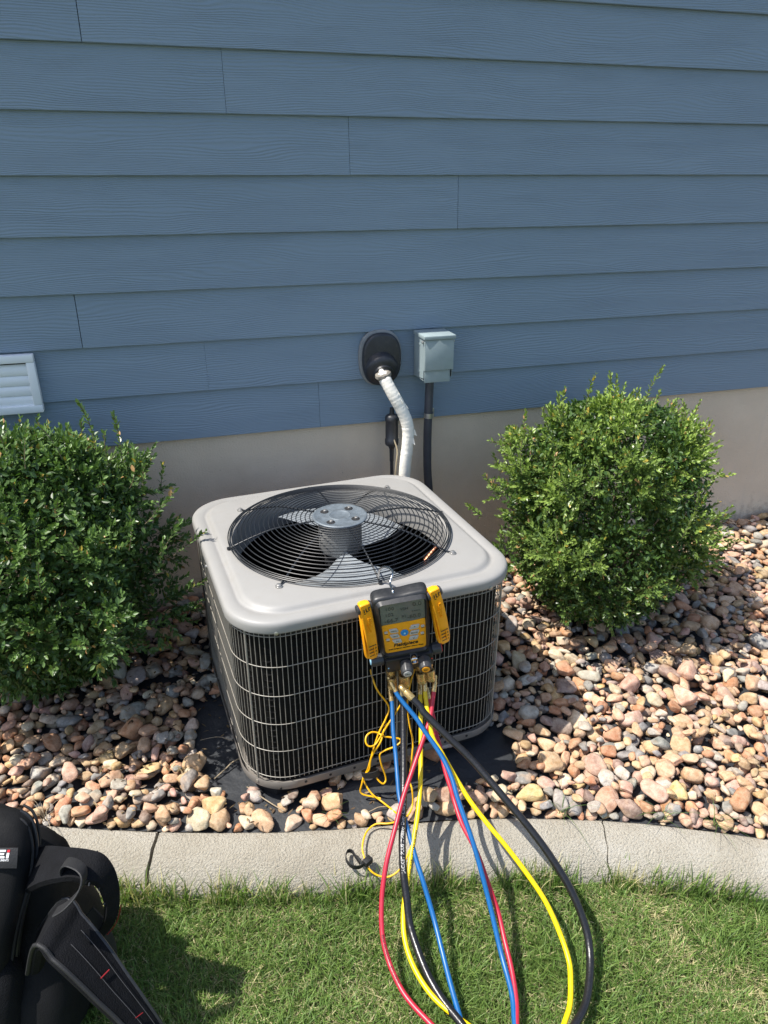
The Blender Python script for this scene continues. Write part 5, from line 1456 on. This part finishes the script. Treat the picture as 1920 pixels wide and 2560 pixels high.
# longer untrimmed blades against the kerb
X, Y = region_pts(5200, -1.0, 1.75, -.008, .035, lambda x, y: y > .5)
k = np.array([noise.noise(Vector((x * 7, 3, 1))) + .35 * noise.noise(Vector((x * 30, 3, 1))) > -.08 - .3 * (gr.random() < .25) for x in X]); X, Y = X[k], Y[k]
N = len(X); T_, dry = tints(N, X, Y); T_ = np.where(dry[:, None], T_, T_ * 1.05)
parts.append(blades(X, Y, gr.uniform(.045, .105, N), gr.uniform(.0018, .0034, N), .6, T_))
VV, FF, TT = [], [], []; b0 = 0
for V, F, T_ in parts: VV.append(V); FF.append(F + b0); TT.append(T_); b0 += len(V)
V = np.concatenate(VV); F = np.concatenate(FF); T_ = np.concatenate(TT)
quad = F[:, 2] != F[:, 3]
me = bpy.data.meshes.new('grass')
Fq, Ft = F[quad], F[~quad][:, :3]
me.vertices.add(len(V)); me.vertices.foreach_set("co", V.astype(np.float32).ravel())
loops = np.concatenate([Fq.ravel(), Ft.ravel()]).astype(np.int32)
me.loops.add(len(loops)); me.loops.foreach_set("vertex_index", loops)
me.polygons.add(len(Fq) + len(Ft))
me.polygons.foreach_set("loop_start", np.concatenate([np.arange(len(Fq)) * 4, len(Fq) * 4 + np.arange(len(Ft)) * 3]).astype(np.int32))
a_ = me.attributes.new("tint", 'FLOAT_COLOR', 'POINT'); a_.data.foreach_set("color", np.c_[T_, np.ones(len(T_))].astype(np.float32).ravel())
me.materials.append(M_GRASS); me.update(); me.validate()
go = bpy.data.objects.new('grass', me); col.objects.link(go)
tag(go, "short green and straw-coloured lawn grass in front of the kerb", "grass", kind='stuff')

# grass tufts among the rocks
rg = random.Random(31)
TL = ["wiry grass tuft between the rocks and the kerb beside the black hose", "grass tuft behind the kerb, middle one right of the crack", "grass tuft trailing over the kerb near the right edge", "small grass tuft on the kerb edge left of the hoses", "dry grass tuft behind the backpack"]
for (x, y, z), lab in zip(P['tufts'], TL):
    mb = MB()
    for k in range(13 if "small" not in lab else 9):
        a = rg.uniform(0, 2 * math.pi); L = rg.uniform(.05, .13) * (1 if "small" not in lab else .6); d = Vector((math.cos(a), math.sin(a) - .35, 0)); w = Vector((-d.y, d.x, 0)).normalized() * .0011
        p0 = Vector((x, y, z + .004)) + Vector((rg.uniform(-.008, .008), rg.uniform(-.004, .008), 0)); vs = []
        lf = rg.uniform(.5, 1.1)
        for f in (0, .35, .7, 1):
            c = p0 + d * (L * lf * f ** 1.4) + Vector((0, 0, L * (.9 * f - .62 * f * f) + .012 * f)); ww = w * (1 - .8 * f)
            vs += [c - ww, c + ww]
        mb.add(vs, [[0, 1, 3, 2], [2, 3, 5, 4], [4, 5, 7, 6]])
    o = build('grass_tuft', mb, mat("tuft_green", (.075, .13, .03), .5, var=.3, vs=40) if "dry" not in lab else M_TWIG, None, smooth=False)
    tag(o, lab, "grass tuft", "grass tufts in the rock bed")
# dry twigs and stems on the fabric
TW = [((-.02, 1.73), (.10, 1.80), .0022, "dry twig on the bare black fabric left of the condenser"), ((.07, 1.67), (.16, 1.55), .0017, "curled dry stem on the fabric in front of the condenser"), ((-.05, 1.90), (.05, 1.87), .0012, "thin straw by the condenser's left foot"), ((.36, 1.47), (.50, 1.46), .0014, "thin straw on the fabric under the hoses")]
for (a, b, r, lab) in TW:
    A = Vector((*a, bed_z(*a) + .008)); B = Vector((*b, bed_z(*b) + .008)); m_ = (A + B) / 2 + Vector((rg.uniform(-.02, .02), rg.uniform(-.02, .02), .008))
    tag(build('twig', MB().tube(spline([A, A.lerp(m_, .5) + Vector((.004, .003, 0)), m_, B], 5), r, 6), M_TWIG), lab, "twig", "dry twigs on the fabric")
# fallen leaf litter under the left boxwood and round the unit
pos = []
for _ in range(420):
    x = gr.uniform(-.35, .16); y = gr.uniform(1.62, 2.55)
    gx, gy = int((x - GX0) / GS), int((y - GY0) / GS)
    q = acinv @ Vector((x, y, 0))
    if abs(q.x) < .41 and abs(q.y) < .41: continue
    if x > -.1 and y < 1.9 and gr.random() < .75: continue
    pos.append((x, y, HM[gx, gy] + .003))
for _ in range(60):
    x = gr.uniform(.0, .7); y = gr.uniform(1.50, 1.62); gx, gy = int((x - GX0) / GS), int((y - GY0) / GS); pos.append((x, y, HM[gx, gy] + .003))
pos = np.array(pos); N = len(pos); az = gr.uniform(0, 6.28, N)
tn = np.where(gr.random((N, 1)) < .5, np.array((.24, .17, .09)), np.array((.12, .08, .05))) * gr.uniform(.6, 1.3, (N, 1))
V, F, T_ = leaf_cloud(pos, np.c_[np.cos(az), np.sin(az), gr.normal(0, .2, N)], np.c_[gr.normal(0, .4, (N, 2)), np.ones(N)], gr.uniform(.010, .026, N), gr.uniform(.002, .009, N), tn)
lt = np_mesh('leaf_litter', V, F, T_, M_GRASS)
tag(lt, "brown dry leaf litter on the rocks and fabric round the condenser", "leaf litter", kind='stuff')
